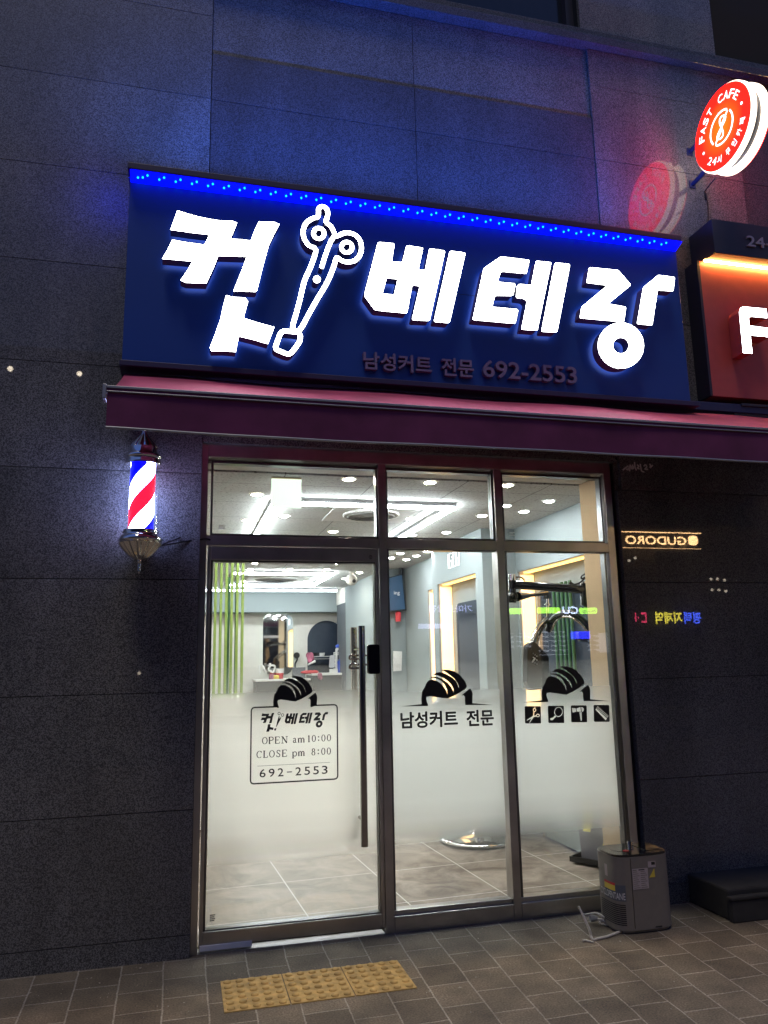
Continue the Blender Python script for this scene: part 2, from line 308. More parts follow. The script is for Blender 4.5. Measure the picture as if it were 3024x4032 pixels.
# ------------------------------------------------------------------ mesh builder
class MB:
    def __init__(s): s.v = []; s.f = []; s.m = []; s.sm = []
    def add(s, vs, fs, mi=0, smooth=False):
        o = len(s.v); s.v += [tuple(v) for v in vs]
        for f in fs: s.f.append(tuple(i+o for i in f)); s.m.append(mi); s.sm.append(smooth)
        return s
    def box(s, x0, x1, y0, y1, z0, z1, mi=0):
        x0, x1 = sorted((x0, x1)); y0, y1 = sorted((y0, y1)); z0, z1 = sorted((z0, z1))
        v = [(x, y, z) for z in (z0, z1) for y in (y0, y1) for x in (x0, x1)]
        return s.add(v, [(0, 2, 3, 1), (4, 5, 7, 6), (0, 1, 5, 4), (2, 6, 7, 3), (0, 4, 6, 2), (1, 3, 7, 5)], mi)
    def prism(s, outer, d0, d1, holes=(), mi=0, side=None, back=None, place=None):
        """2-D outline (u,v) extruded from depth d0 (front) to d1 (back); place(u,v,d) -> xyz"""
        side = mi if side is None else side; back = side if back is None else back
        place = place or (lambda u, v, d: (u, d, v))
        def area(p): return sum(p[i-1][0]*p[i][1]-p[i][0]*p[i-1][1] for i in range(len(p)))
        loops = [list(outer)] + [list(h) for h in holes]
        if area(loops[0]) < 0: loops[0].reverse()
        for h in loops[1:]:
            if area(h) > 0: h.reverse()
        tri = tessellate_polygon([[Vector((a, b, 0)) for a, b in l] for l in loops])
        flat = [p for l in loops for p in l]
        def fix(t):
            a, b, c = (flat[i] for i in t)
            return t if (b[0]-a[0])*(c[1]-a[1])-(b[1]-a[1])*(c[0]-a[0]) > 0 else (t[0], t[2], t[1])
        tri = [fix(tuple(t)) for t in tri]
        s.add([place(a, b, d0) for a, b in flat], tri, mi)
        s.add([place(a, b, d1) for a, b in flat], [(t[0], t[2], t[1]) for t in tri], back)
        for l in loops:
            n = len(l); vs = [place(a, b, d0) for a, b in l] + [place(a, b, d1) for a, b in l]
            s.add(vs, [(i, i+n, (i+1) % n+n, (i+1) % n) for i in range(n)], side)
        return s
    def tube(s, pts, r, n=10, mi=0, caps=True, closed=False):
        pts = [Vector(p) for p in pts]; rings = []; N_ = len(pts); prev = None
        for i, p in enumerate(pts):
            a = pts[(i-1) % N_] if (closed or i > 0) else p; b = pts[(i+1) % N_] if (closed or i < N_-1) else p
            t = (b-a).normalized()
            if prev is None:
                u = t.cross(Vector((0, 0, 1)));
                if u.length < .1: u = t.cross(Vector((0, 1, 0)))
            else: u = prev - t*prev.dot(t)
            u.normalize(); prev = u; w = t.cross(u)
            rr = r[i] if isinstance(r, (list, tuple)) else r
            rings.append([p + (u*math.cos(2*math.pi*k/n)+w*math.sin(2*math.pi*k/n))*rr for k in range(n)])
        vs = [v for q in rings for v in q]; fs = []
        for i in range(N_ if closed else N_-1):
            j = (i+1) % N_
            for k in range(n): fs.append((i*n+k, i*n+(k+1) % n, j*n+(k+1) % n, j*n+k))
        s.add(vs, fs, mi, True)
        if caps and not closed: s.add(rings[0], [tuple(reversed(range(n)))], mi); s.add(rings[-1], [tuple(range(n))], mi)
        return s
    def lathe(s, prof, cx, cy, n=40, mi=0, ribs=0, amp=0.0, axis='z', base=0.0, caps=True):
        """prof: list of (r, h)"""
        vs = []
        for r, h in prof:
            for k in range(n):
                a = 2*math.pi*k/n; q = r*(1+(amp*math.cos(ribs*a) if ribs else 0))
                if axis == 'z': vs.append((cx+q*math.cos(a), cy+q*math.sin(a), h))
                elif axis == 'x': vs.append((h, cx+q*math.cos(a), cy+q*math.sin(a)))
                else: vs.append((cx+q*math.sin(a), h, cy+q*math.cos(a)))
        fs = [(i*n+k, i*n+(k+1) % n, (i+1)*n+(k+1) % n, (i+1)*n+k) for i in range(len(prof)-1) for k in range(n)]
        s.add(vs, fs, mi, True)
        if caps:
            s.add(vs[:n], [tuple(reversed(range(n)))], mi); s.add(vs[-n:], [tuple(range(n))], mi)
        return s
    def ball(s, c, r, n=10, mi=0, sq=(1, 1, 1)):
        vs = [(c[0], c[1], c[2]-r*sq[2])]; fs = []
        for i in range(1, n//2+1):
            if i == n//2: break
            a = -math.pi/2+math.pi*i/(n//2)
            for k in range(n):
                t = 2*math.pi*k/n; vs.append((c[0]+r*sq[0]*math.cos(a)*math.cos(t), c[1]+r*sq[1]*math.cos(a)*math.sin(t), c[2]+r*sq[2]*math.sin(a)))
        vs.append((c[0], c[1], c[2]+r*sq[2])); rows = n//2-1
        for k in range(n): fs.append((0, 1+(k+1) % n, 1+k))
        for i in range(rows-1):
            for k in range(n): fs.append((1+i*n+k, 1+i*n+(k+1) % n, 1+(i+1)*n+(k+1) % n, 1+(i+1)*n+k))
        for k in range(n): fs.append((len(vs)-1, 1+(rows-1)*n+k, 1+(rows-1)*n+(k+1) % n))
        return s.add(vs, fs, mi, True)
    def build(s, name, mats, parent=None, bevel=0.0, fix=True):
        me = bpy.data.meshes.new(name); me.from_pydata(s.v, [], s.f)
        mats = mats if isinstance(mats, (list, tuple)) else [mats]
        for m in mats: me.materials.append(M[m] if isinstance(m, str) else m)
        for p, mi, sm in zip(me.polygons, s.m, s.sm): p.material_index = mi; p.use_smooth = sm
        if fix:
            bm = bmesh.new(); bm.from_mesh(me); bmesh.ops.recalc_face_normals(bm, faces=bm.faces); bm.to_mesh(me); bm.free()
        o = bpy.data.objects.new(name, me); COL.objects.link(o)
        if parent is not None: join(o, parent)
        if bevel:
            b = o.modifiers.new('bevel', 'BEVEL'); b.width = bevel; b.segments = 2; b.limit_method = 'ANGLE'; b.angle_limit = R(40)
        return o
def world_of(o):
    m = Matrix.Translation(o.location) @ o.rotation_euler.to_matrix().to_4x4()
    return (world_of(o.parent) @ o.matrix_parent_inverse @ m) if o.parent else m
def join(o, parent): o.parent = parent; o.matrix_parent_inverse = world_of(parent).inverted()
def tag(o, label, cat, group=None, kind=None):
    o['label'] = label; o['category'] = cat
    if group: o['group'] = group
    if kind: o['kind'] = kind
    return o
def thing(name, label, cat, loc, group=None):
    o = bpy.data.objects.new(name, None); COL.objects.link(o); o.location = loc; o.empty_display_size = .1
    return tag(o, label, cat, group)
def structure(mb, name, mats, label, cat):
    o = mb.build(name, mats); o['kind'] = 'structure'; o['label'] = label; o['category'] = cat; return o
def copy_thing(o, delta, label=None, group=None):
    r = o.copy(); COL.objects.link(r); r.location = Vector(o.location)+Vector(delta)
    if label: r['label'] = label
    if group: r['group'] = group
    for ch in list(o.children):
        c = ch.copy(); COL.objects.link(c); c.parent = r
        for g in list(ch.children):
            d = g.copy(); COL.objects.link(d); d.parent = c
    return r

# ------------------------------------------------------------------ 2-D shape helpers
def smooth(pts, n=6, closed=False):
    out = []; N_ = len(pts)
    rng = range(N_ if closed else N_-1)
    for i in rng:
        p0 = pts[(i-1) % N_] if (closed or i > 0) else pts[i]; p1 = pts[i]; p2 = pts[(i+1) % N_]
        p3 = pts[(i+2) % N_] if (closed or i+2 < N_) else p2
        for k in range(n):
            t = k/n
            out.append(tuple(.5*((2*p1[j])+(-p0[j]+p2[j])*t+(2*p0[j]-5*p1[j]+4*p2[j]-p3[j])*t*t+(-p0[j]+3*p1[j]-3*p2[j]+p3[j])*t**3) for j in range(len(p1))))
    if not closed: out.append(tuple(pts[-1]))
    return out
def rounded(pts, r, n=4):
    out = []; N_ = len(pts)
    for i in range(N_):
        p = Vector(pts[i]); a = Vector(pts[i-1])-p; b = Vector(pts[(i+1) % N_])-p
        q = min(r, a.length*.45, b.length*.45); A = p+a.normalized()*q; B = p+b.normalized()*q
        for k in range(n+1):
            t = k/n; out.append(tuple((1-t)**2*A+2*t*(1-t)*p+t*t*B))
    return out
def rrect(x0, x1, z0, z1, r, n=5): return rounded([(x0, z0), (x1, z0), (x1, z1), (x0, z1)], r, n)
def ellipse(cx, cz, rx, rz, n=40): return [(cx+rx*math.cos(2*math.pi*k/n), cz+rz*math.sin(2*math.pi*k/n)) for k in range(n)]
def ribbon(pts, w, closed=False):
    N_ = len(pts); Lh = []; Rh = []
    for i in range(N_):
        a = Vector(pts[(i-1) % N_] if (closed or i > 0) else pts[i]); b = Vector(pts[(i+1) % N_] if (closed or i < N_-1) else pts[i])
        t = (b-a); t = t.normalized() if t.length > 1e-9 else Vector((1, 0)); nn = Vector((-t.y, t.x)); p = Vector(pts[i])
        ww = (w[i] if isinstance(w, (list, tuple)) else w)/2
        Lh.append(tuple(p+nn*ww)); Rh.append(tuple(p-nn*ww))
    return (Lh, [Rh]) if closed else (Lh+Rh[::-1], [])
def stroke(mb, pts, w, d0, d1, closed=False, place=None, mi=0, side=None, back=None):
    side = mi if side is None else side; back = side if back is None else back
    place = place or (lambda u, v, d: (u, d, v))
    o, h = ribbon(pts, w, closed)
    Lh, Rh = (o, h[0]) if closed else (o[:len(pts)], o[len(pts):][::-1])
    n = len(pts); rng = [(i, (i+1) % n) for i in range(n if closed else n-1)]
    vs = [place(*p, d0) for p in Lh]+[place(*p, d0) for p in Rh]+[place(*p, d1) for p in Lh]+[place(*p, d1) for p in Rh]
    mb.add(vs, [(i, j, n+j, n+i) for i, j in rng], mi); mb.add(vs, [(2*n+i, 3*n+i, 3*n+j, 2*n+j) for i, j in rng], back)
    sd = [(i, 2*n+i, 2*n+j, j) for i, j in rng]+[(n+j, 3*n+j, 3*n+i, n+i) for i, j in rng]
    if not closed: sd += [(0, n, 3*n, 2*n), (n-1, 3*n-1, 4*n-1, 2*n-1)]
    mb.add(vs, sd, side)
_txt = {}
def glyphs(body, offset=0.0):
    key = (body, offset)
    if key in _txt: return _txt[key]
    c = bpy.data.curves.new('lettering', 'FONT'); c.body = body; c.offset = offset; c.resolution_u = 4
    o = bpy.data.objects.new('lettering', c); COL.objects.link(o)
    me = bpy.data.meshes.new_from_object(o.evaluated_get(bpy.context.evaluated_depsgraph_get()))
    vs = [(v.co.x, v.co.y) for v in me.vertices]; fs = [tuple(p.vertices) for p in me.polygons]
    bpy.data.objects.remove(o); bpy.data.curves.remove(c); bpy.data.meshes.remove(me)
    _txt[key] = (vs, fs); return _txt[key]
def lettering(mb, body, u0, u1, v0, v1, d, place=None, offset=0.0, mi=0, thick=0.0):
    place = place or (lambda u, v, d: (u, d, v))
    vs, fs = glyphs(body, 0.0)
    if offset:
        # bolder weight: the outline is repeated a hair's breadth around itself
        q = abs(v1-v0)*offset*.85; sg_ = 1 if u1 > u0 else -1
        ring_ = [(q*math.cos(k*math.pi/4), q*math.sin(k*math.pi/4)) for k in range(8)]
        for k, (a, b) in enumerate(ring_): lettering(mb, body, u0+q*sg_+a, u1-q*sg_+a, v0+q+b, v1-q+b, d+.00003*(k+1), place, 0.0, mi, thick)
        return
    a0 = min(v[0] for v in vs); a1 = max(v[0] for v in vs); b0 = min(v[1] for v in vs); b1 = max(v[1] for v in vs)
    f2 = [(u0+(u-a0)/(a1-a0)*(u1-u0), v0+(v-b0)/(b1-b0)*(v1-v0)) for u, v in vs]
    mb.add([place(u, v, d) for u, v in f2], fs, mi)
    if thick:
        # walls along the glyph outline and a back
        cnt = {}
        for f in fs:
            for i in range(len(f)):
                e = (f[i], f[(i+1) % len(f)]); cnt[tuple(sorted(e))] = cnt.get(tuple(sorted(e)), 0)+1
        edges = [e for e, n in cnt.items() if n == 1]
        n = len(f2); vv = [place(u, v, d) for u, v in f2]+[place(u, v, d+thick) for u, v in f2]
        mb.add(vv, [(a, b, b+n, a+n) for a, b in edges], mi+1 if mi == 0 else mi)

# ================================================================== SETTING
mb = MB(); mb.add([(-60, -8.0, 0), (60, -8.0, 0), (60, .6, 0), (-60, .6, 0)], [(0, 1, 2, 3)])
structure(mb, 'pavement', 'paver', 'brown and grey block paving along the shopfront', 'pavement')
mb = MB(); mb.box(-60, 60, -8.15, -8.004, -.13, .004); mb.box(-60, 60, -18.15, -18.0, -.13, .004)
structure(mb, 'kerb', 'concrete', 'stone kerb edging the street', 'kerb')
mb = MB(); mb.add([(-150, -60, -.14), (150, -60, -.14), (150, 60, -.14), (-150, 60, -.14)], [(0, 1, 2, 3)])
structure(mb, 'road', 'asphalt', 'dark asphalt street in front of the shop', 'road')

# ------------------------------------------------------------------ the building: granite cladding round a bay
XL, XR, XM, XP = .088, 2.712, 1.418, 3.968
Z0 = [-.3, .11, .712, 1.31, 1.912, 2.51, 3.11, 3.71, 4.31, 4.907, 5.50, 5.80]
bld = thing('building', 'dark grey granite-clad building with a stone ledge above the shop signs', 'building', (1.4, .05, 0))
G = .004
def panels(mb, x0, x1, zs, y=0.0, t=.03):
    for a, b in zip(zs[:-1], zs[1:]): mb.box(x0+G/2, x1-G/2, y, y+t, a+G/2, b-G/2)
mb = MB()
panels(mb, -4.2, XL, [2.51, 3.11, 3.71, 4.31, 4.907, 5.50, 6.10, 6.7, 7.3])
panels(mb, -8.4, -4.2, [2.51, 3.11, 3.71, 4.31, 4.907, 5.50, 6.10, 6.7, 7.3])
panels(mb, XL, XM, [2.735, 3.11, 4.31, 4.907, 5.80], .018, .03); panels(mb, XM, XR+.03, [2.735, 3.11, 4.31, 4.907, 5.80], .018, .03)
panels(mb, XR+.03, XP, [2.51, 3.11, 3.71, 4.31, 4.907, 5.50, 5.80]); panels(mb, 5.4, 9, [2.51, 3.11, 3.71, 4.31, 4.907, 5.50, 5.80])
cl = mb.build('cladding', 'granite', bld)
zz_ = [2.51, 3.71, 4.31, 4.907, 5.50, 5.80]
for k in range(5):
    mb = MB(); panels(mb, XP, 5.4, zz_[k:k+2], .01); mb.build('cladding', 'granite_dark', bld)
mb = MB()
panels(mb, -4.2, XL, Z0[:6]); panels(mb, -8.4, -4.2, Z0[:6])
panels(mb, XR, XP, Z0[:6]); panels(mb, XP, 5.4, Z0[:6]); panels(mb, 5.4, 9, Z0[:6])
mb.build('cladding', 'granite_low', bld)
# darker smooth strip of stone above the sign, bare of weathering
mb = MB(); zt = onY(1400, 308, .01)[1]
mb.box(XL+.004, XM-G/2, .006, .017, 4.31, 4.905); mb.box(XM+G/2, XR+.026, .006, .017, 4.31, 4.905)
mb.box(XL+.004, XM-G/2, .006, .017, 4.909, zt); mb.box(XM+G/2, XR+.026, .006, .017, 4.909, zt)
mb.build('stone_facing', 'granite_dark', bld)
# wall behind the joints, with the opening of the shop left free
mb = MB(); mb.box(-8.4, XL-.001, .031, .30, -.3, 7.3); mb.box(XR+.034, 9, .031, .30, -.3, 7.3); mb.box(XL-.001, XR+.034, .05, .30, 2.735, 5.80)
mb.build('wall', 'joint', bld)
# granite returns beside and above the shopfront
mb = MB(); mb.box(XR+.002, XR+.034, .0302, .12, -.05, 2.72); mb.box(XL-.0008, XL, .0302, .12, -.05, 2.72); mb.box(XL+.002, XR, -.006, .10, 2.695, 2.732)
mb.build('reveal', 'granite_low', bld)
# ledge, upper windows and stone pier
mb = MB(); mb.box(-8.4, 9, -.06, .03, 5.803, 5.87); mb.box(XL, 9, -.02, .03, 5.873, 5.95)
mb.build('ledge', 'granite_dark', bld, bevel=.004)
mb = MB(); panels(mb, 2.70, 3.85, [5.952, 7.2], .0); panels(mb, -8.4, XL, [7.3, 8.0], .0)
mb.build('pier', 'granite', bld)
for a, b in ((XL, 2.70), (3.85, 9)):
    wn = MB(); wn.box(a, b, .14, .18, 5.95, 7.3); wo = wn.build('window', 'far_glass', bld)
    f_ = MB()
    for xx in ((a+.03, b-.03) if b < 4 else (a+.03,)): f_.box(xx-.03, xx+.03, .08, .139, 5.952, 7.3)
    f_.box(a+.061, b-.061, .08, .139, 5.952, 6.0)
    if a > 3:
        for k in range(22): f_.box(a+.061, b, .10, .139, 6.02+k*.055, 6.055+k*.055)
    f_.build('window_frame', 'cafe_dark', wo)

# ------------------------------------------------------------------ shop room
RX0, YB, ZC = -.9, 8.8, 2.60
mb = MB(); mb.add([(RX0, .118, .013), (5.0, .118, .013), (5.0, YB, .013), (RX0, YB, .013)], [(0, 1, 2, 3)])
structure(mb, 'floor', 'floor_tile', 'beige-grey tiled shop floor with pale joints', 'floor')
mb = MB(); mb.box(RX0, 5.0, .302, YB, ZC, ZC+.08)
structure(mb, 'ceiling', 'ceil', 'white fissured tile ceiling of the shop', 'ceiling')
mb = MB(); mb.box(RX0-.1, RX0, .302, YB, .03, ZC)
structure(mb, 'wall_left', 'white_wall', 'white left wall of the shop', 'wall')
mb = MB(); mb.box(RX0, 5.0, YB, YB+.1, .03, onY(1100, 2415, YB)[1], 0); mb.box(RX0, 5.0, YB-.35, YB+.1, onY(1100, 2415, YB)[1]+.001, ZC, 1)
structure(mb, 'wall_back', ['white_wall', 'grey_wall'], 'back wall of the shop, white below and grey above', 'wall')
# right wall: a grey wall with three lit recesses
mb = MB()
def niche_wall(mb, x, y0, y1, n0, n1, nz0, nz1, deep):
    mb.box(x, x+.02, y0, n0, .03, ZC); mb.box(x, x+.02, n1, y1, .03, ZC); mb.box(x, x+.02, n0, n1, nz1, ZC); mb.box(x, x+.02, n0, n1, .03, nz0)
    mb.box(x+deep, x+deep+.02, n0-.1, n1+.1, nz0-.05, nz1+.05, 0)
    mb.box(x+.021, x+deep-.001, n0-.02, n0, nz0, nz1, 1); mb.box(x+.021, x+deep-.001, n1, n1+.02, nz0, nz1, 1)
    mb.box(x+.021, x+deep-.001, n0, n1, nz1, nz1+.02, 1); mb.box(x+.021, x+deep-.001, n0, n1, nz0-.02, nz0, 1)
niche_wall(mb, 2.90, .30, 2.06, .80, 2.03, .95, 2.205, .16)
niche_wall(mb, 2.58, 2.081, 3.50, 2.24, 3.34, .75, 2.22, .16)
niche_wall(mb, 2.76, 3.50, 5.20, 3.75, 4.25, .75, 2.24, .16)
mb.box(2.58, 2.92, 2.06, 2.08, .03, ZC)
mb.box(2.50, 2.52, 5.20, YB-.4, .03, ZC); mb.box(2.52, 2.76, 5.2, 5.22, .03, ZC)
structure(mb, 'wall_right', ['grey_wall', 'white_wall'], 'grey right wall of the shop with lit recesses', 'wall')
# beige return beside the glass and the boxing above it
mb = MB(); mb.prism([(2.632, .1225), (2.592, .275), (2.86, .275), (2.86, .1225)], 2.75, .014, place=lambda u, v, d: (u, v, d))
structure(mb, 'pillar', 'beige', 'beige plastered pillar at the right end of the window', 'pillar')
mb = MB(); mb.box(.0, 2.594, .115, .262, 2.602, 2.66); mb.box(-.6, .09, .31, .35, .03, 2.59)
structure(mb, 'soffit', 'white_wall', 'white boxing above the shop window', 'soffit')

# ================================================================== SHOPFRONT
def sc(x, z, y): k = 1+y/CAMD; return x*k, CAMH+(z-CAMH)*k
def rect(x0, x1, z0, z1, y):
    a, b = sc(x0, z0, y); c, d = sc(x1, z1, y); return a, c, b, d
sf = thing('shopfront', 'stainless steel framed glass shopfront of the barber shop with frosted lettered panes', 'shopfront', (1.39, .08, 0))
FY0, FY1 = .03, .12
def bar(mb, x0, x1, z0, z1, y0=FY0, y1=FY1):
    a, b, c, d = rect(x0, x1, z0, z1, FY0); mb.box(a, b, y0, y1, c, d)
mb = MB()
bar(mb, .0865, .1225, .0, 2.688); bar(mb, 2.618, 2.668, .0, 2.688); bar(mb, .1230, 2.6175, 2.612, 2.688)
mb.build('frame', 'steel', sf, bevel=.002)
mb = MB(); bar(mb, 2.6683, 2.7080, .0, 2.69, .05, .11); bar(mb, .0865, 2.7, 2.6885, 2.700, .045, .11); mb.build('sealant', 'gasket', sf)
for a, b in ((1.1125, 1.160), (1.855, 1.903)):
    mb = MB(); bar(mb, a, b, .0, 2.6115); mb.build('mullion', 'steel', sf, bevel=.002)
mb = MB()
for a, b in ((.1230, 1.1120), (1.1605, 1.8545), (1.9035, 2.6175)): bar(mb, a, b, 2.103, 2.160, FY0+.001)
mb.build('transom_bar', 'steel', sf, bevel=.002)
for a, b in ((1.1605, 1.8545), (1.9035, 2.6175)):
    mb = MB(); bar(mb, a, b, .002, .092, FY0+.001); bar(mb, a, b, .0925, .118, .048, .115); mb.build('sill', 'steel', sf, bevel=.003)
mb = MB(); bar(mb, .06, 2.69, -.03, .0, .012, .30); mb.build('threshold', 'concrete', sf)
mb = MB(); bar(mb, .125, 1.108, .001, .012, .035, .115); mb.build('door_track', 'alu', sf)
def bead(mb, x0, x1, z0, z1, w=.012, y0=.052, y1=.105):
    a, b, c, d = rect(x0, x1, z0, z1, .06)
    mb.box(a-w, a, y0, y1, c-w, d+w); mb.box(b, b+w, y0, y1, c-w, d+w); mb.box(a, b, y0, y1, c-w, c); mb.box(a, b, y0, y1, d, d+w)
def pane(x0, x1, z0, z1, name, parent):
    a, b, c, d = rect(x0, x1, z0, z1, .06)
    mb = MB(); mb.box(a, b, .066, .084, c, d); return mb.build(name, 'glass', parent), (a, b, c, d)
def film(r, parent, z1=1.45, m='film'):
    mb = MB(); a, b, c, d = r; mb.add([(a+.004, .0868, c+.004), (b-.004, .0868, c+.004), (b-.004, .0868, z1), (a+.004, .0868, z1)], [(0, 1, 2, 3)])
    return mb.build('frosted_film', m, parent, fix=False)
VY = .0655      # vinyl lettering sits on the outside of the glass
def vin(mb, poly, holes=(), mi=0, lift=0.0): mb.prism(poly, VY-.0006-lift, VY-lift, holes, mi=mi)

# the two fixed bays and their transoms
P2 = (1.168, 1.843, .127, 2.093); P3 = (1.913, 2.577, .127, 2.095)
T1 = (.152, 1.095, 2.170, 2.574); T2 = (1.168, 1.831, 2.170, 2.575); T3 = (1.910, 2.578, 2.169, 2.576); DG = (.160, 1.079, .126, 2.010)
panes = {}
for nm, r in (('p2', P2), ('p3', P3), ('t1', T1), ('t2', T2), ('t3', T3)):
    o, rr = pane(*r, 'window', sf); panes[nm] = (o, rr)
    mb = MB(); bead(mb, *r); mb.build('window_frame', 'steel_dark', o, bevel=.001)
    # small etched safety mark in the lower corner of each transom
    if nm[0] == 't':
        mk = MB(); x = rr[0]+.035; z = rr[2]+.045
        for k, w in ((0, .034), (1, .026), (2, .034)): mk.box(x, x+w, VY-.0005, VY, z-k*.009, z-k*.009+.004)
        mk.build('etched_mark', 'white', o)
for nm in ('p2', 'p3'): film(panes[nm][1], panes[nm][0])

# head-of-hair emblem (traced once from the right-hand pane, reused on all three)
HL = [(465, 1925), (458, 1850), (462, 1790), (470, 1740), (490, 1715), (500, 1690), (515, 1650), (532, 1622), (556, 1602), (590, 1598), (635, 1608), (690, 1640), (740, 1690), (775, 1745), (795, 1797),
      (789, 1735), (757, 1668), (712, 1614), (650, 1583), (592, 1573), (548, 1588), (585, 1560), (620, 1556), (660, 1564), (722, 1592), (790, 1640), (840, 1700), (873, 1765),
      (868, 1716), (838, 1660), (790, 1612), (730, 1570), (660, 1540), (598, 1537), (640, 1508), (680, 1498), (720, 1503), (775, 1528), (850, 1570), (902, 1622), (940, 1715),
      (928, 1660), (892, 1600), (842, 1555), (780, 1508), (740, 1482), (700, 1470), (745, 1462), (805, 1466), (870, 1485), (930, 1522), (985, 1578), (1022, 1632), (1042, 1690), (1030, 1715),
      (960, 1765), (880, 1812), (795, 1850), (740, 1845), (650, 1830), (570, 1820), (530, 1828), (522, 1850), (530, 1890), (545, 1925), (545, 1950)]
HR = [(975, 1808), (1085, 1715), (1110, 1755), (1120, 1790), (1118, 1912), (1030, 1938), (1022, 1880), (1020, 1830), (1005, 1808)]
TL_ = [(205, 1955), (465, 1925), (545, 1950)]; TR_ = [(1118, 1912), (1390, 1938), (1030, 1938)]
def hair(mb, fx, tips=True):
    vin(mb, [fx(p) for p in HL]); vin(mb, [fx(p) for p in HR])
    if tips: vin(mb, [fx(p) for p in TL_]); vin(mb, [fx(p) for p in TR_])
hz = lambda p: onY(2000+p[0]*.28933, 2200+p[1]*.28933, VY)
# straighten: emblem frame measured from the photo
def hair_map(x0, x1, zb, zt):
    # maps the emblem's own box (458..1120 , 1462..1945) to world
    A = [hz((458, 1945)), hz((1120, 1945)), hz((790, 1462))]
    ux = A[1][0]-A[0][0]; uz = A[2][1]-A[0][1]
    def f(p):
        q = hz(p); return x0+(q[0]-A[0][0])/ux*(x1-x0), zb+(q[1]-A[0][1])/uz*(zt-zb)
    return f
mb = MB(); hair(mb, hz); mb.build('emblem', 'vinyl', panes['p3'][0])
q = lambda x, y: onY(1500+x*.6028, 2550+y*.6028, VY)
a = q(262, 380); b = q(597, 375); t = q(430, 143)
mb = MB(); hair(mb, hair_map(a[0], b[0], (a[1]+b[1])/2+.004, t[1])); mb.build('emblem', 'vinyl', panes['p2'][0])
mb = MB(); a = q(128, 528); b = q(500, 408); c = q(560, 512); d = q(735, 405)
lettering(mb, '남성커트', a[0], q(500, 410)[0], (a[1]+q(503, 518)[1])/2, (q(128, 422)[1]+b[1])/2, VY-.0006, offset=.036)
mb.build('lettering', 'vinyl', panes['p2'][0]); mb = MB()
lettering(mb, '전문', c[0], d[0], (c[1]+q(735, 510)[1])/2, (d[1]+q(560, 405)[1])/2, VY-.0006, offset=.036)
mb.build('lettering', 'vinyl', panes['p2'][0])
# four tool icons
ic = lambda p: onY(2060+p[0]*.217, 2760+p[1]*.217, VY)
for (x0, x1, z0, z1), kind in (((30, 322, 95, 410), 's'), ((452, 743, 87, 402), 'm'), ((868, 1157, 80, 390), 'd'), ((1280, 1565, 72, 380), 'c')):
    lean = 12
    # the symbol is cut out of the black vinyl, so the lit film shows through it
    shapes = []
    def st(pts, w, closed=False):
        for i in range(len(pts) if closed else len(pts)-1): shapes.append(('l', pts[i], pts[(i+1) % len(pts)], w/2))
    def fl(pts): shapes.append(('p', pts))
    if kind == 's':
        st([(208+24*math.cos(k*.4488), 163+28*math.sin(k*.4488)) for k in range(14)], 12, True)
        st([(265+27*math.cos(k*.4488), 263+24*math.sin(k*.4488)) for k in range(14)], 12, True)
        st([(218, 105), (215, 132)], 11)
        fl([(188, 192), (205, 195), (194, 285), (112, 402), (104, 400), (148, 310), (180, 262)])
        fl([(242, 260), (242, 278), (190, 292), (62, 358), (62, 348), (140, 293), (185, 268)])
    elif kind == 'm':
        st([(642+72*math.cos(k*.3142)-6*math.sin(k*.3142), 198+84*math.sin(k*.3142)) for k in range(20)], 12, True)
        fl([(572, 262), (602, 282), (556, 320), (535, 348), (500, 352), (482, 330), (495, 312), (540, 300)])
    elif kind == 'd':
        fl([(886, 128), (957, 134), (962, 194), (898, 211)]); fl([(970, 134), (1042, 112), (1052, 198), (974, 192)])
        fl([(1055, 112)]+[(1062+44*math.cos(k), 155+42*math.sin(k)) for k in (-1.3, -.9, -.45, 0, .45, .9, 1.3)]+[(1064, 197)])
        fl([(1020, 206), (1062, 204), (1058, 358), (1040, 360)])
    else:
        fl([(1313, 158), (1326, 142), (1514, 322), (1492, 349)])
        for k in range(12):
            u = k/11; x = 1327+u*178; z = 143+u*172
            st([(x, z), (x+36, z-46)], 8)
    def inside(x, z):
        for q_ in shapes:
            if q_[0] == 'p':
                P_ = q_[1]; c = False
                for i in range(len(P_)):
                    (ax, az), (bx, bz) = P_[i-1], P_[i]
                    if (az > z) != (bz > z) and x < (bx-ax)*(z-az)/(bz-az)+ax: c = not c
                if c: return True
            else:
                (ax, az), (bx, bz), w = q_[1:]; dx, dz = bx-ax, bz-az; t = max(0, min(1, ((x-ax)*dx+(z-az)*dz)/(dx*dx+dz*dz+1e-9)))
                if (x-ax-dx*t)**2+(z-az-dz*t)**2 < w*w: return True
        return False
    RC = 24
    def card(x, z):
        qx = max(x0+RC-x, x-(x1-RC), 0); qz = max(z0+RC-z, z-(z1-RC), 0); return qx*qx+qz*qz <= RC*RC
    mb = MB(); stp = 3.2; nz = int((z1-z0)/stp); nx = int((x1-x0)/stp)
    for j in range(nz):
        zc = z0+(j+.5)*stp; run = None
        for i in range(nx+1):
            ok = i < nx and card(x0+(i+.5)*stp, zc) and not inside(x0+(i+.5)*stp, zc)
            if ok and run is None: run = i
            if not ok and run is not None:
                sh = 10*(zc-z0)/(z1-z0)-5
                c4 = [(x0+run*stp+sh, zc-stp/2), (x0+i*stp+sh, zc-stp/2), (x0+i*stp+sh, zc+stp/2), (x0+run*stp+sh, zc+stp/2)]
                mb.add([(ic(p)[0], VY-.0006, ic(p)[1]) for p in c4], [(0, 1, 2, 3)]); run = None
    mb.build('icon', 'vinyl', panes['p3'][0], fix=False)

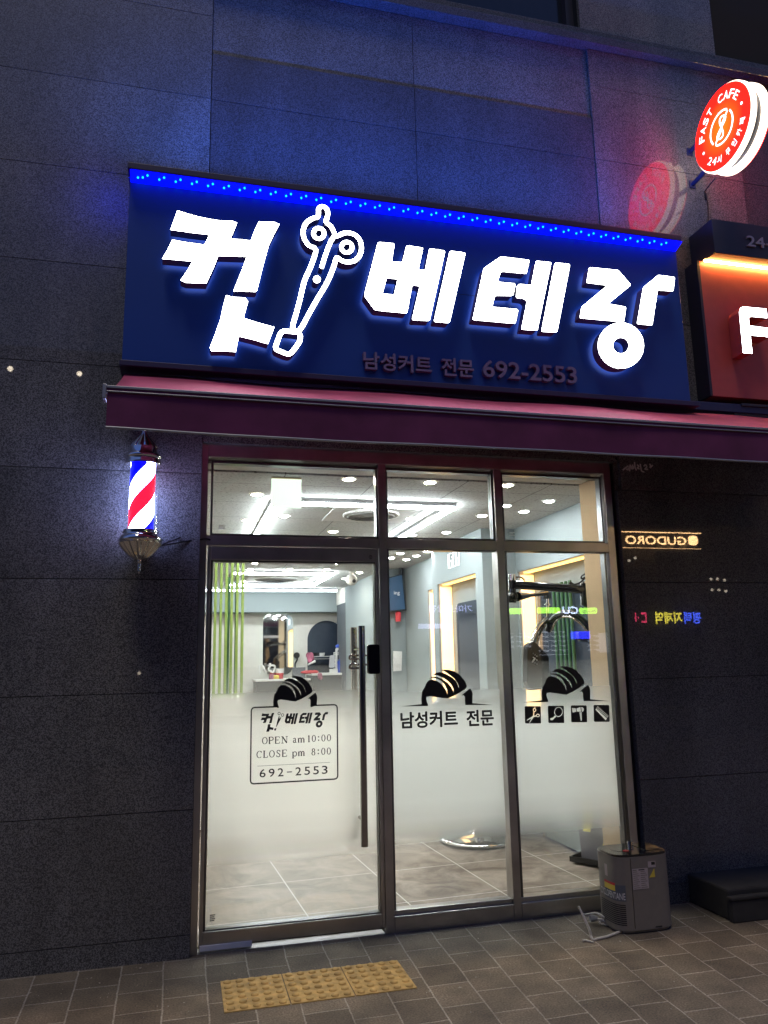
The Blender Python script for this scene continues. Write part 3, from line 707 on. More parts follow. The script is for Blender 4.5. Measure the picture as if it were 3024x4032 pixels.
# ------------------------------------------------------------------ door (part of the shopfront)
mb = MB(); xs = (.1300, .1600, 1.0790, 1.1080); y0, y1 = .038, .098
def dbar(x0, x1, z0, z1): a, b = sc(x0, z0, .034); c, d = sc(x1, z1, .034); mb.box(a, c, y0, y1, b, d)
dbar(xs[0], xs[1]-.012, .042, 2.0985); dbar(xs[2]+.012, xs[3], .042, 2.0985); dbar(xs[1]-.0115, xs[2]+.0115, 2.022, 2.0985); dbar(xs[1]-.0115, xs[2]+.0115, .042, .112)
door = mb.build('door', 'steel', sf, bevel=.002)
mb = MB(); bead(mb, *DG); mb.build('glazing_bead', 'steel_dark', door, bevel=.001)
dg, dr = pane(*DG, 'glass', door)
film(dr, door, m='film_warm')
hx, hz0 = onY(1437, 3333, -.03); hx1, hz1 = onY(1422, 2464, -.03); hx = (hx+hx1)/2
mb = MB()
for yy in (-.03, .185):
    mb.tube([(hx, yy, hz0), (hx, yy, hz1)], .0195, 20)
for zz in (hz0+.13, hz1-.13): mb.tube([(hx, -.03, zz), (hx, .185, zz)], .009, 10)
mb.build('handle', 'chrome_dark', door)
lx0, lz1 = onY(1449, 2538, .0); lx1, lz0 = onY(1496, 2653, .0)
mb = MB(); mb.prism(rrect(lx0, lx1, lz0, lz1, .012), -.004, .033); lock = mb.build('lock', 'black_gloss', door, bevel=.003)
mb = MB(); zz = (lz0+lz1)/2; w = onY(1378, 2590, 0)[0]
for dz in (.022, -.030):
    mb.tube(smooth([(lx0+.004, .012, zz+dz), (w+.05, .010, zz+dz), (w+.012, .012, zz+dz+.006), (w, .018, zz+dz-.012), (w+.014, .022, zz+dz-.020), (w+.06, .020, zz+dz-.018)], 5), .006, 8)
mb.build('catch', 'chrome_dark', door)
mb = MB(); cx_, cz_ = onY(1459, 2193, .034); mb.prism(ellipse(cx_, cz_, .017, .018, 24), .0328, .0336, mi=0)
for k in (-1, 0, 1): mb.box(cx_-.010+.003*abs(k), cx_+.010-.003*abs(k), .0322, .0327, cz_+k*.008-.002, cz_+k*.008+.002, 1)
mb.build('sticker', ['outlet', 'black'], door)
mb = MB(); mb.box(.135, .40, .030, .10, .0125, .0405); mb.build('pivot_cover', 'white', door, bevel=.003)
mb = MB(); a = onY(826, 3602, VY); b = onY(847, 3625, VY)
for k in range(4): mb.box(a[0], b[0]-.004*(k % 2), VY-.0006, VY, a[1]-k*.009-.005, a[1]-k*.009)
mb.build('safety_label', 'vinyl', door)

# opening-hours panel on the door
dz_ = lambda x, y: onY(900+x*.3918, 2600+y*.3918, VY)
fx0, fz1 = dz_(222, 448); fx1 = dz_(1098, 440)[0]; fz0 = (dz_(205, 1250)[1]+dz_(1100, 1200)[1])/2; fz1 = (dz_(240, 470)[1]+dz_(1080, 436)[1])/2
mb = MB(); t_ = .0076
gap0 = dz_(492, 455)[0]; gap1 = dz_(822, 448)[0]
path = rrect(fx0+t_/2, fx1-t_/2, fz0+t_/2, fz1-t_/2, .021, 6)
# open path that leaves the top free below the hair
k0 = max(range(len(path)), key=lambda i: (path[i][1], path[i][0])); 
top_r = [p for p in path]
n_ = len(path)
start = max(range(n_), key=lambda i: path[i][0]*.2+path[i][1]*10 if path[i][0] > (fx0+fx1)/2 else -99)
seq = [(gap1, fz1-t_/2)] + [path[(start-i) % n_] for i in range(n_)] + [(gap0, fz1-t_/2)]
o, h = ribbon(seq, t_); vin(mb, o)
hl0 = dz_(445, 455)[0]; hr0 = dz_(885, 440)[0]; ht = dz_(680, 157)[1]
mb2 = MB(); hair(mb2, hair_map(hl0, hr0, fz1-t_-.001, ht), tips=False); mb2.build('emblem', 'vinyl', door)
mb.build('border', 'vinyl', door)

# --- the shop's name, traced from the fascia letters -----------------------------------------------------------------
LY = -.295
A1 = lambda pts: zoomed(pts, 400, 550, .72333, LY)
A2 = lambda pts: zoomed(pts, 1400, 850, .84388, LY)
NAME = []   # (list of (outer, holes)) per syllable
k1 = [(413, 385), (470, 404), (530, 420), (590, 432), (640, 440), (690, 441), (712, 443), (737, 452), (718, 500), (700, 540), (760, 543), (812, 550), (835, 490), (857, 446), (935, 447), (968, 460), (935, 520), (908, 580), (880, 680), (845, 822), (838, 828), (718, 824), (760, 720), (790, 637), (635, 632), (612, 690), (570, 782), (458, 778), (430, 765), (465, 715), (495, 662), (330, 648), (360, 598), (385, 545), (470, 560), (560, 572), (588, 518), (480, 505), (375, 490), (394, 440)]
k2 = [(678, 848), (720, 857), (780, 860), (797, 880), (772, 970), (850, 996), (940, 1020), (905, 1112), (830, 1090), (748, 1070), (738, 1110), (730, 1155), (660, 1150), (597, 1150), (590, 1132), (618, 1060), (648, 975), (660, 915)]
NAME.append([(A1(k1), []), (A1(k2), [])])
be1 = [(105, 122), (182, 129), (168, 213), (219, 217), (238, 138), (315, 149), (293, 250), (325, 254), (345, 152), (418, 163), (345, 490), (263, 486), (300, 328), (264, 322), (240, 455), (90, 440), (40, 372)]
NAME.append([(rounded(A2(be1), .012), [A2([(145, 290), (197, 295), (180, 368), (125, 363)])]), (rounded(A2([(440, 163), (513, 172), (438, 500), (365, 494)]), .014), [])])
te1 = [(598, 245), (678, 190), (811, 206), (797, 270), (678, 259), (662, 308), (746, 316), (735, 373), (650, 372), (637, 425), (759, 436), (745, 503), (546, 485)]
te2 = [(842, 210), (913, 217), (848, 535), (774, 530), (800, 398), (788, 387), (749, 382), (752, 330), (764, 318), (820, 323)]
NAME.append([(rounded(A2(te1), .012), []), (rounded(A2(te2), .010), []), (rounded(A2([(930, 218), (1001, 225), (940, 543), (867, 540)]), .014), [])])
ra1 = [(1090, 240), (1225, 253), (1285, 322), (1178, 410), (1262, 425), (1252, 495), (1046, 477), (1055, 425), (1176, 324), (1078, 312)]
ra2 = [(1412, 276), (1490, 286), (1482, 352), (1409, 346), (1384, 511), (1313, 504), (1342, 335)]
ring = lambda r: [(1238+r*math.cos(k*math.pi/20), 605+r*math.sin(k*math.pi/20)) for k in range(40)]
NAME.append([(rounded(A2(ra1), .012), []), (rounded(A2(ra2), .012), []), (A2(ring(107)), [A2(ring(37))])])
sc_outer = [(1166, 597), (1128, 575), (1102, 535), (1098, 492), (1115, 452), (1150, 428), (1176, 420), (1181, 398), (1181, 378), (1192, 366), (1208, 364), (1224, 374), (1231, 395), (1229, 420), (1222, 448), (1248, 472), (1266, 505), (1272, 522), (1290, 522), (1320, 508), (1352, 508), (1385, 522), (1408, 552), (1415, 592), (1405, 630), (1378, 658), (1340, 666), (1306, 658), (1280, 642), (1264, 690), (1240, 750), (1215, 800), (1175, 866), (1130, 945), (1078, 1036), (1040, 1024), (1060, 945), (1082, 860), (1104, 770), (1128, 715), (1150, 660)]
sc_box = [(992, 1040), (1072, 1050), (1083, 1066), (1080, 1096), (1052, 1138), (1024, 1168), (1000, 1164), (950, 1142), (946, 1128), (960, 1090), (972, 1055)]
SCI = [('c', A1(smooth(sc_outer, 3, True))), ('c', A1(rounded(sc_box, 10))), ('o', A1([(1196, 700), (1213, 645), (1232, 590), (1250, 548), (1268, 524)])),
       ('c', A1([(1182+29*math.cos(k*.3142), 511+29*math.sin(k*.3142)) for k in range(20)])), ('c', A1([(1334+29*math.cos(k*.3142), 587+29*math.sin(k*.3142)) for k in range(20)]))]
DOT = A1([(1172+20*math.cos(k*.3927), 760+20*math.sin(k*.3927)) for k in range(16)])

# the same name, small, on the door
bx0, bz0 = A1([(330, 648)])[0]; allp = [p for s in NAME for o, h in s for p in o]
bx0 = min(p[0] for p in allp); bx1 = max(p[0] for p in allp); bz0 = min(p[1] for p in allp); bz1 = max(p[1] for p in allp)
d0 = dz_(322, 702); d1 = dz_(1000, 508)
tz0 = (d0[1]+dz_(1000, 690)[1])/2-.006; tz1 = d1[1]
ax0 = d0[0]; ax1 = d1[0]
small = lambda p: (ax0+(p[0]-bx0)/(bx1-bx0)*(ax1-ax0), tz0+(p[1]-bz0)/(bz1-bz0)*(tz1-tz0))
mb = MB()
for s in NAME:
    for o, h in s: vin(mb, [small(p) for p in o], [[small(p) for p in q_] for q_ in h])
for kind, pts in SCI[3:]:
    o, h = ribbon([small(p) for p in ellipse(sum(p[0] for p in pts)/20, sum(p[1] for p in pts)/20, .058, .058, 20)], .0028, True)
    ar = lambda p: abs(sum(p[i-1][0]*p[i][1]-p[i][0]*p[i-1][1] for i in range(len(p))))
    if ar(o) < ar(h[0]): o, h = h[0], [o]
    vin(mb, o, h)
vin(mb, [small(p) for p in A1([(1176, 606), (1204, 612), (1190, 690), (1222, 700), (1262, 640), (1282, 640), (1240, 750), (1052, 1028), (1040, 1024), (1104, 770)])])
vin(mb, [small(p) for p in A1([(985, 1050), (1070, 1060), (1030, 1150), (950, 1130)])])
mb.build('shop_name', 'vinyl', door)
# serif lettering of the opening hours: stem / hairline strokes
SER = {'O': [('e', .5, .5, .42, .5)], '0': [('e', .5, .5, .36, .5)], 'P': [('t', .2, 0, .2, 1), ('s', .06, 0, .38, 0), ('s', .06, 1, .55, 1), ('h', .2, 1, .62, 1, .85, .86, .85, .64, .62, .5, .2, .5)],
 'E': [('t', .2, 0, .2, 1), ('s', .06, 0, .85, 0), ('s', .06, 1, .82, 1), ('s', .2, .52, .6, .52), ('s', .85, 0, .88, .24), ('s', .82, 1, .84, .8), ('s', .6, .42, .6, .62)],
 'N': [('s', .2, 0, .2, 1), ('t', .2, 1, .85, 0), ('s', .85, 0, .85, 1), ('s', .02, 0, .38, 0), ('s', .02, 1, .24, 1), ('s', .68, 1, 1, 1)],
 'C': [('a', .5, .5, .42, .5, 45, 315), ('s', .84, .70, .84, .98)], 'L': [('t', .25, 0, .25, 1), ('s', .08, 0, .85, 0), ('s', .08, 1, .45, 1), ('s', .85, 0, .88, .26)],
 'S': [('c', .80, .78, .66, .96, .42, .98, .24, .86, .26, .66, .5, .52, .76, .36, .78, .14, .58, .02, .34, .03, .18, .22), ('s', .82, .72, .82, .98), ('s', .16, .02, .16, .28)],
 'a': [('c', .2, .52, .3, .64, .52, .66, .64, .54, .64, .1, .74, .02, .86, .05), ('c', .64, .40, .34, .34, .2, .16, .32, .02, .5, .03, .64, .16)],
 'm': [('t', .12, 0, .12, .62), ('t', .5, 0, .5, .5), ('t', .88, 0, .88, .5), ('c', .12, .48, .3, .64, .46, .60, .5, .44), ('c', .5, .48, .68, .64, .84, .60, .88, .44), ('s', .02, 0, .24, 0), ('s', .38, 0, .62, 0), ('s', .76, 0, 1, 0), ('s', .02, .62, .12, .64)],
 'p': [('t', .2, -.3, .2, .62), ('c', .2, .48, .42, .64, .72, .58, .84, .32, .72, .04, .42, 0, .2, .14), ('s', .04, -.3, .4, -.3), ('s', .06, .62, .2, .64)],
 '1': [('t', .5, 0, .5, 1), ('s', .28, 0, .72, 0), ('s', .3, .86, .5, 1)],
 '8': [('e', .5, .75, .26, .24), ('e', .5, .26, .34, .26)], ':': [('d', .5, .2), ('d', .5, .72)]}
def serif(mb, ch, x0, w, z0, h):
    P = lambda a, b: (x0+a*w, z0+b*h)
    T_, H_ = .0064, .0028
    k_ = 0
    for st_ in SER[ch]:
        k_ += 1; lift = k_*.0001
        def rib(pts, ww, closed=False):
            o, hh = ribbon(pts, ww, closed)
            if closed:
                if ar(o) < ar(hh[0]): o, hh = hh[0], [o]
            vin(mb, o, hh, lift=lift)
        if st_[0] == 't': rib([P(st_[1], st_[2]), P(st_[3], st_[4])], T_)
        elif st_[0] == 's': rib([P(st_[1], st_[2]), P(st_[3], st_[4])], H_)
        elif st_[0] in 'hc':
            pts = smooth([P(st_[i], st_[i+1]) for i in range(1, len(st_), 2)], 4); rib(pts, [.0024+.0022*abs(math.sin(math.pi*i/(len(pts)-1))) for i in range(len(pts))])
        elif st_[0] == 'e':
            an = [2*math.pi*i/24 for i in range(24)]; rib([P(st_[1]+st_[3]*math.cos(t)*.9, st_[2]+st_[4]*math.sin(t)) for t in an], [.0020+.0030*abs(math.cos(t)) for t in an], True)
        elif st_[0] == 'a':
            an = [R(st_[5]+(st_[6]-st_[5])*i/18) for i in range(19)]; rib([P(st_[1]+st_[3]*math.cos(t), st_[2]+st_[4]*math.sin(t)) for t in an], [.0020+.0030*abs(math.cos(t)) for t in an])
        else: vin(mb, ellipse(*P(st_[1], st_[2]), .0038, .0038, 10), lift=lift)
def serif_line(mb, items, zb, h):
    for ch, xa, xb in items: serif(mb, ch, xa, xb-xa, zb, h)
mb = MB()
X = lambda px: dz_(px, 800)[0]
zb1 = (dz_(335, 842)[1]+dz_(1030, 810)[1])/2; zt1 = (dz_(335, 778)[1]+dz_(1030, 742)[1])/2
serif_line(mb, [(c, X(a), X(b)) for c, a, b in (('O', 333, 395), ('P', 400, 455), ('E', 462, 520), ('N', 528, 595), ('a', 640, 690), ('m', 695, 765), ('1', 785, 830), ('0', 832, 882), (':', 888, 922), ('0', 928, 978), ('0', 984, 1034))], zb1, zt1-zb1)
zb2 = (dz_(285, 980)[1]+dz_(1030, 945)[1])/2; zt2 = (dz_(285, 915)[1]+dz_(1030, 876)[1])/2
serif_line(mb, [(c, X(a), X(b)) for c, a, b in (('C', 282, 340), ('L', 345, 400), ('O', 405, 468), ('S', 476, 526), ('E', 534, 592), ('p', 637, 692), ('m', 698, 765), ('8', 828, 876), (':', 884, 918), ('0', 926, 976), ('0', 982, 1032))], zb2, zt2-zb2)
zl = (dz_(292, 1067)[1]+dz_(1017, 1022)[1])/2; mb.box(X(292), X(1017), VY-.0006, VY, zl-.0008, zl+.0008)
zb3 = (dz_(315, 1178)[1]+dz_(990, 1140)[1])/2; zt3 = (dz_(315, 1095)[1]+dz_(990, 1058)[1])/2
for c, a, b in (('6', 315, 375), ('9', 406, 464), ('2', 496, 553), ('2', 672, 730), ('5', 762, 818), ('5', 850, 906), ('3', 936, 993)): lettering(mb, c, X(a), X(b), zb3, zt3, VY-.0006, offset=.014)
zm = (zb3+zt3)/2; mb.box(X(588), X(638), VY-.0006, VY, zm-.0035, zm+.0015)
mb.build('opening_hours', 'vinyl', door)

# ================================================================== FASCIA SIGN
BY = -.20
x0 = onY(512, 720, BY)[0]; x1 = (onY(2661, 965, BY)[0]+onY(2717, 1573, BY)[0])/2
zt = onY(2661, 985, BY)[1]; zbm = (onY(531, 1432, -.24)[1]+onY(2747, 1592, -.24)[1])/2
sg = thing('fascia_sign', 'navy barber shop sign box with glowing white letters and scissors', 'sign', ((x0+x1)/2, -.1, zbm))
HZ1 = (onY(512, 652, -.285)[1]+onY(2683, 915, -.285)[1])/2; HZ0 = (onY(512, 664, -.285)[1]+onY(2683, 945, -.285)[1])/2
mb = MB(); mb.box(x0, x1, BY, -.001, zbm+.02, HZ0-.001); mb.build('panel', 'navy', sg, bevel=.003)
mb = MB(); mb.box(x0-.01, onY(2683, 930, -.285)[0], -.285, -.0015, HZ0, HZ1); mb.build('hood', 'hood', sg, bevel=.003)
mb = MB(); xb = onY(2757, 1596, -.24)[0]; mb.box(x0-.01, xb, -.24, -.0015, zbm-.012, zbm+.0195); mb.build('bottom_trim', 'hood', sg, bevel=.003)
# LED channel under the hood
bz1 = HZ0-.003; bz0 = (onY(512, 720, BY-.004)[1]+onY(2662, 985, BY-.004)[1])/2
LYF = -.279
mb = MB(); vs = [(xx, yy, zz) for xx in (x0+.004, x1-.004) for yy, zz in ((LYF, bz1), (BY-.001, bz0), (BY-.001, bz1))]
mb.add(vs, [(0, 1, 4, 3), (1, 2, 5, 4), (0, 3, 5, 2), (0, 2, 1), (3, 4, 5)]); band = mb.build('led_strip', 'led_band', sg)
nled = 38; pitch = (x1-x0-.12)/nled
mb = MB(); mb.ball((0, 0, 0), .0062, 8); bulb = mb.build('led_bulb', 'led_bulb'); first = True
def put_bulb(x, t):
    global first
    o = bulb if first else bulb.copy()
    if not first: COL.objects.link(o)
    first = False; o.location = (x, LYF+(BY-LYF)*t-.003, bz1+(bz0-bz1)*t-.003); join(o, band)
for k in range(nled):
    x = x0+.07+pitch*k
    if k == 0: put_bulb(x-.026, .56)
    put_bulb(x, .50); put_bulb(x+.026, .30)
for i, syl in enumerate(NAME):
    mb = MB()
    for o, h in syl: mb.prism(o, LY, LY+.07, h, mi=0, side=1, back=2)
    mb.build('letter', ['letter', 'letter_side', 'halo'], sg)
mb = MB(); lift = 0
for kind, pts in SCI: stroke(mb, pts, .0255 if kind == 'c' and len(pts) > 30 else .024, LY-lift, LY+.07, closed=kind == 'c', mi=0, side=1, back=2); lift += .0007
mb.prism(DOT, LY, LY+.07, mi=0, side=1, back=2)
mb.build('scissors_emblem', ['letter', 'letter_side', 'halo'], sg)
tx = lambda p: onY(1400+p[0]*.84388, 850+p[1]*.84388, BY-.03)
mb = MB()
for body, xa, xc, ptb, ptt, pbr, ptr in (('남성커트', 38, 357, (38, 715), (38, 632), (357, 737), (357, 655)), ('전문', 402, 552, (402, 745), (402, 662), (552, 752), (552, 668)), ('692-2553', 595, 1030, (597, 755), (597, 676), (1030, 778), (1030, 700))):
    zb = (tx(ptb)[1]+tx(pbr)[1])/2; zt2 = (tx(ptt)[1]+tx(ptr)[1])/2
    mb = MB(); lettering(mb, body, tx((xa, 700))[0], tx((xc, 700))[0], zb, zt2, BY-.03, offset=.024, thick=.028)
    mb.build('small_lettering', ['unlit', 'letter_side'], sg)
mb = MB(); mb.box(onY(1800, 1175, BY)[0], onY(1885, 1180, BY)[0], BY-.0012, BY-.0002, 3.66, 3.662); mb.build('panel_seam', 'gasket', sg)
# added blue lamps that wash the stone above and beside the sign
def added_lamp(name, loc, rot, sx, sy, power, col, parent):
    l = bpy.data.lights.new(name, 'AREA'); l.shape = 'RECTANGLE'; l.size = sx; l.size_y = sy; l.energy = power; l.color = col
    o = bpy.data.objects.new(name, l); COL.objects.link(o); o.location = loc; o.rotation_euler = rot; join(o, parent); return o
added_lamp('added_blue_light', ((x0+x1)/2, -.33, HZ1+.01), (R(180+24), 0, 0), 3.3, .05, 44.0, (.03, .15, 1.0), sg)

added_lamp('added_blue_light', (x0-.012, -.215, bz1-.02), (0, R(90), R(-18)), .05, .04, .55, (.0, .02, 1.0), sg)

# ================================================================== AWNING
AY = -1.0
az1 = 2.643; az0 = 2.455; ax0, ax1 = onY(421, 1600, AY)[0], 4.4
aw = thing('awning', 'burgundy retractable awning with a straight valance over the shop door', 'awning', (1.9, -.06, 2.9))
mb = MB(); nx, ny = 60, 10; vs = []
for j in range(ny+1):
    t = j/ny
    for i in range(nx+1):
        x = ax0+(ax1-ax0)*i/nx
        z = az1-.004+(3.018-az1)*t - .018*math.sin(math.pi*t)*(1+.5*math.sin(x*2.1)) + .005*math.sin(x*5.3+t*2)
        vs.append((x, AY+.03+(.82)*t, z))
fs = [(j*(nx+1)+i, j*(nx+1)+i+1, (j+1)*(nx+1)+i+1, (j+1)*(nx+1)+i) for j in range(ny) for i in range(nx)]
mb.add(vs, fs, 0, True); fab = mb.build('fabric', 'awning', aw)
so = fab.modifiers.new('thick', 'SOLIDIFY'); so.thickness = .003
mb = MB(); vs = []; n = 90
for i in range(n+1):
    x = ax0+(ax1-ax0)*i/n
    for z in (az1-.026, (az1+az0)/2, az0): vs.append((x, AY-.004+(.006*math.sin(x*3.7)+.004*math.sin(x*9.1+1))*(az1-z)/.2, z-.003*math.sin(x*2.3)*(z < az0+.01)))
mb.add(vs, [(i*3+j, i*3+j+1, i*3+4+j, i*3+3+j) for i in range(n) for j in range(2)], 0, False)
va = mb.build('valance', 'valance', aw); so = va.modifiers.new('thick', 'SOLIDIFY'); so.thickness = .003
mb = MB(); mb.tube([(ax0+(ax1-ax0)*k/60, AY-.004+.95*(.006*math.sin((ax0+(ax1-ax0)*k/60)*3.7)+.004*math.sin((ax0+(ax1-ax0)*k/60)*9.1+1)), az0-.003-.003*math.sin((ax0+(ax1-ax0)*k/60)*2.3)) for k in range(61)], .006, 8); mb.build('hem', 'alu', aw)
mb = MB(); mb.box(ax0-.004, ax1, AY-.012, AY+.05, az1-.012, az1); mb.box(ax0-.004, ax1, AY-.014, AY+.03, az1-.030, az1-.024); mb.build('front_bar', 'alu', aw, bevel=.002)
mb = MB(); mb.box(ax0-.004, ax1, AY-.008, AY+.02, az1-.0235, az1-.0125); mb.build('bar_channel', 'valance', aw)
mb = MB(); mb.box(ax0-.02, ax0-.0045, AY-.014, AY+.05, az1-.06, az1+.006); mb.build('end_cap', 'alu', aw, bevel=.003)
mb = MB(); mb.box(ax0+.05, ax1, -.15, -.02, 3.04, 3.10); mb.build('cassette', 'navy_dark', aw, bevel=.004)
for xx in (ax0+.35, 3.2):
    mb = MB(); mb.tube([(xx, -.12, 2.93), (xx+.42, -.52, 2.72), (xx+.1, AY+.04, 2.60)], .018, 10); mb.build('arm', 'alu', aw)

# ================================================================== BARBER POLE
px_, py_ = -.2215, -.16
bp = thing('barber_pole', 'lit red white and blue barber pole with chrome caps', 'barber pole', (px_, py_, 1.93))
def rz(pts): return [(r, z) for r, z in pts]
mb = MB(); mb.lathe([(.064, 2.145), (.064, 2.525)], px_, py_, 48); mb.build('striped_cylinder', 'stripes', bp)
mb = MB(); mb.lathe([(.089, 2.13), (.089, 2.512)], px_, py_, 48, caps=False); mb.build('glass_tube', 'glass', bp, fix=False)
mb = MB(); mb.lathe([(.092, 2.505), (.096, 2.520), (.088, 2.526), (.098, 2.540), (.100, 2.548), (.094, 2.556), (.078, 2.570), (.074, 2.600)], px_, py_, 56)
mb.lathe([(.074, 2.600), (.060, 2.622), (.040, 2.645), (.022, 2.668), (.010, 2.685), (.012, 2.695), (.004, 2.712)], px_, py_, 96, ribs=14, amp=.05)
mb.build('top_cap', 'chrome', bp)
mb = MB(); mb.lathe([(.090, 2.150), (.094, 2.140), (.088, 2.132), (.096, 2.122), (.108, 2.112), (.112, 2.100), (.108, 2.088), (.100, 2.082)], px_, py_, 64)
mb.lathe([(.104, 2.083), (.096, 2.068), (.078, 2.045), (.055, 2.020), (.030, 2.001), (.012, 1.996)], px_, py_, 112, ribs=16, amp=.085)
mb.build('bottom_cap', 'chrome', bp)
mb = MB(); mb.lathe([(.010, 1.997), (.012, 1.985), (.006, 1.978), (.011, 1.968), (.006, 1.958), (.009, 1.948), (.003, 1.925)], px_, py_, 16); mb.build('finial', 'chrome', bp)
for zz in (2.09, 2.53):
    mb = MB(); mb.box(px_-.025, px_+.025, -.085, -.0005, zz, zz+.04); mb.build('bracket', 'chrome', bp, bevel=.003)
a = onY(640, 2148, -.06); b = onY(828, 2124, .028)
mb = MB(); mb.tube(smooth([(px_+.08, -.15, 2.075), (a[0], -.06, a[1]), (onY(720, 2134, -.01)[0], -.01, onY(720, 2134, -.01)[1]), (b[0]-.03, .020, b[1]), (b[0], .0285, b[1]-.003)], 6), .0045, 8)
mb.tube(smooth([(a[0]-.02, -.06, a[1]-.002), (onY(690, 2125, -.02)[0], -.02, onY(690, 2125, -.02)[1]), (onY(710, 2115, -.001)[0], -.003, onY(710, 2115, -.001)[1])], 5), .004, 8)
mb.build('cable', 'black', bp)

# ================================================================== CAFE FASCIA (right edge)
cf = thing('cafe_sign', 'red cafe sign box with a white letter F under a dark lettered header', 'sign', (4.1, -.1, 3.2))
hxl = 3.443; hz1 = 4.388; hz0 = 4.135
mb = MB(); mb.box(hxl, 5.6, -.25, -.001, hz0, hz1); mb.build('header', 'cafe_dark', cf, bevel=.003)
fxl = onY(2743, 1042, -.13)[0]-.0; fzb = onY(2790, 1557, -.13)[1]
mb = MB(); mb.box(fxl+.02, 5.6, -.13, -.001, fzb, hz0-.001, 0); mb.build('face', 'cafe_red', cf, bevel=.002)
mb = MB(); mb.box(fxl, fxl+.0195, -.135, -.001, fzb, hz0-.001); mb.build('side_panel', 'cafe_dark', cf)
mb = MB(); mb.box(fxl+.05, 5.6, -.158, -.142, hz0-.012, hz0-.001); mb.build('led_strip', 'cafe_led', cf)
fz = lambda p: onY(2600+p[0]*.3844, 850+p[1]*.3844, -.245)
mb = MB(); Fp = [(808, 985), (820, 945), (850, 930), (1085, 953), (1096, 1046), (925, 1030), (905, 1045), (910, 1125), (1120, 1151), (1122, 1242), (922, 1222), (943, 1410), (848, 1402)]
mb.prism([fz(p) for p in Fp], -.245, -.135, mi=0, side=1); mb.build('letter', ['letter', 'cafe_red'], cf)
mb = MB(); a = fz((895, 300)); 
hp = lambda p: onY(2600+p[0]*.3844, 850+p[1]*.3844, -.262)
lettering(mb, '24', hp((893, 300))[0], hp((1075, 300))[0], hp((940, 312))[1], hp((930, 190))[1]-.01, -.262, offset=.02, thick=.011)
mb.box(hp((1090, 290))[0], hp((1112, 290))[0], -.262, -.2505, hp((1095, 300))[1], hp((1095, 282))[1])
mb.build('header_lettering', ['alu', 'alu'], cf)
mb = MB(); mb.box(3.55, 5.6, -.14, -.001, 3.02, 3.10); mb.box(3.60, 5.6, -.16, -.1405, 3.085, 3.105); mb.build('shutter_case', 'cafe_dark', cf, bevel=.003)

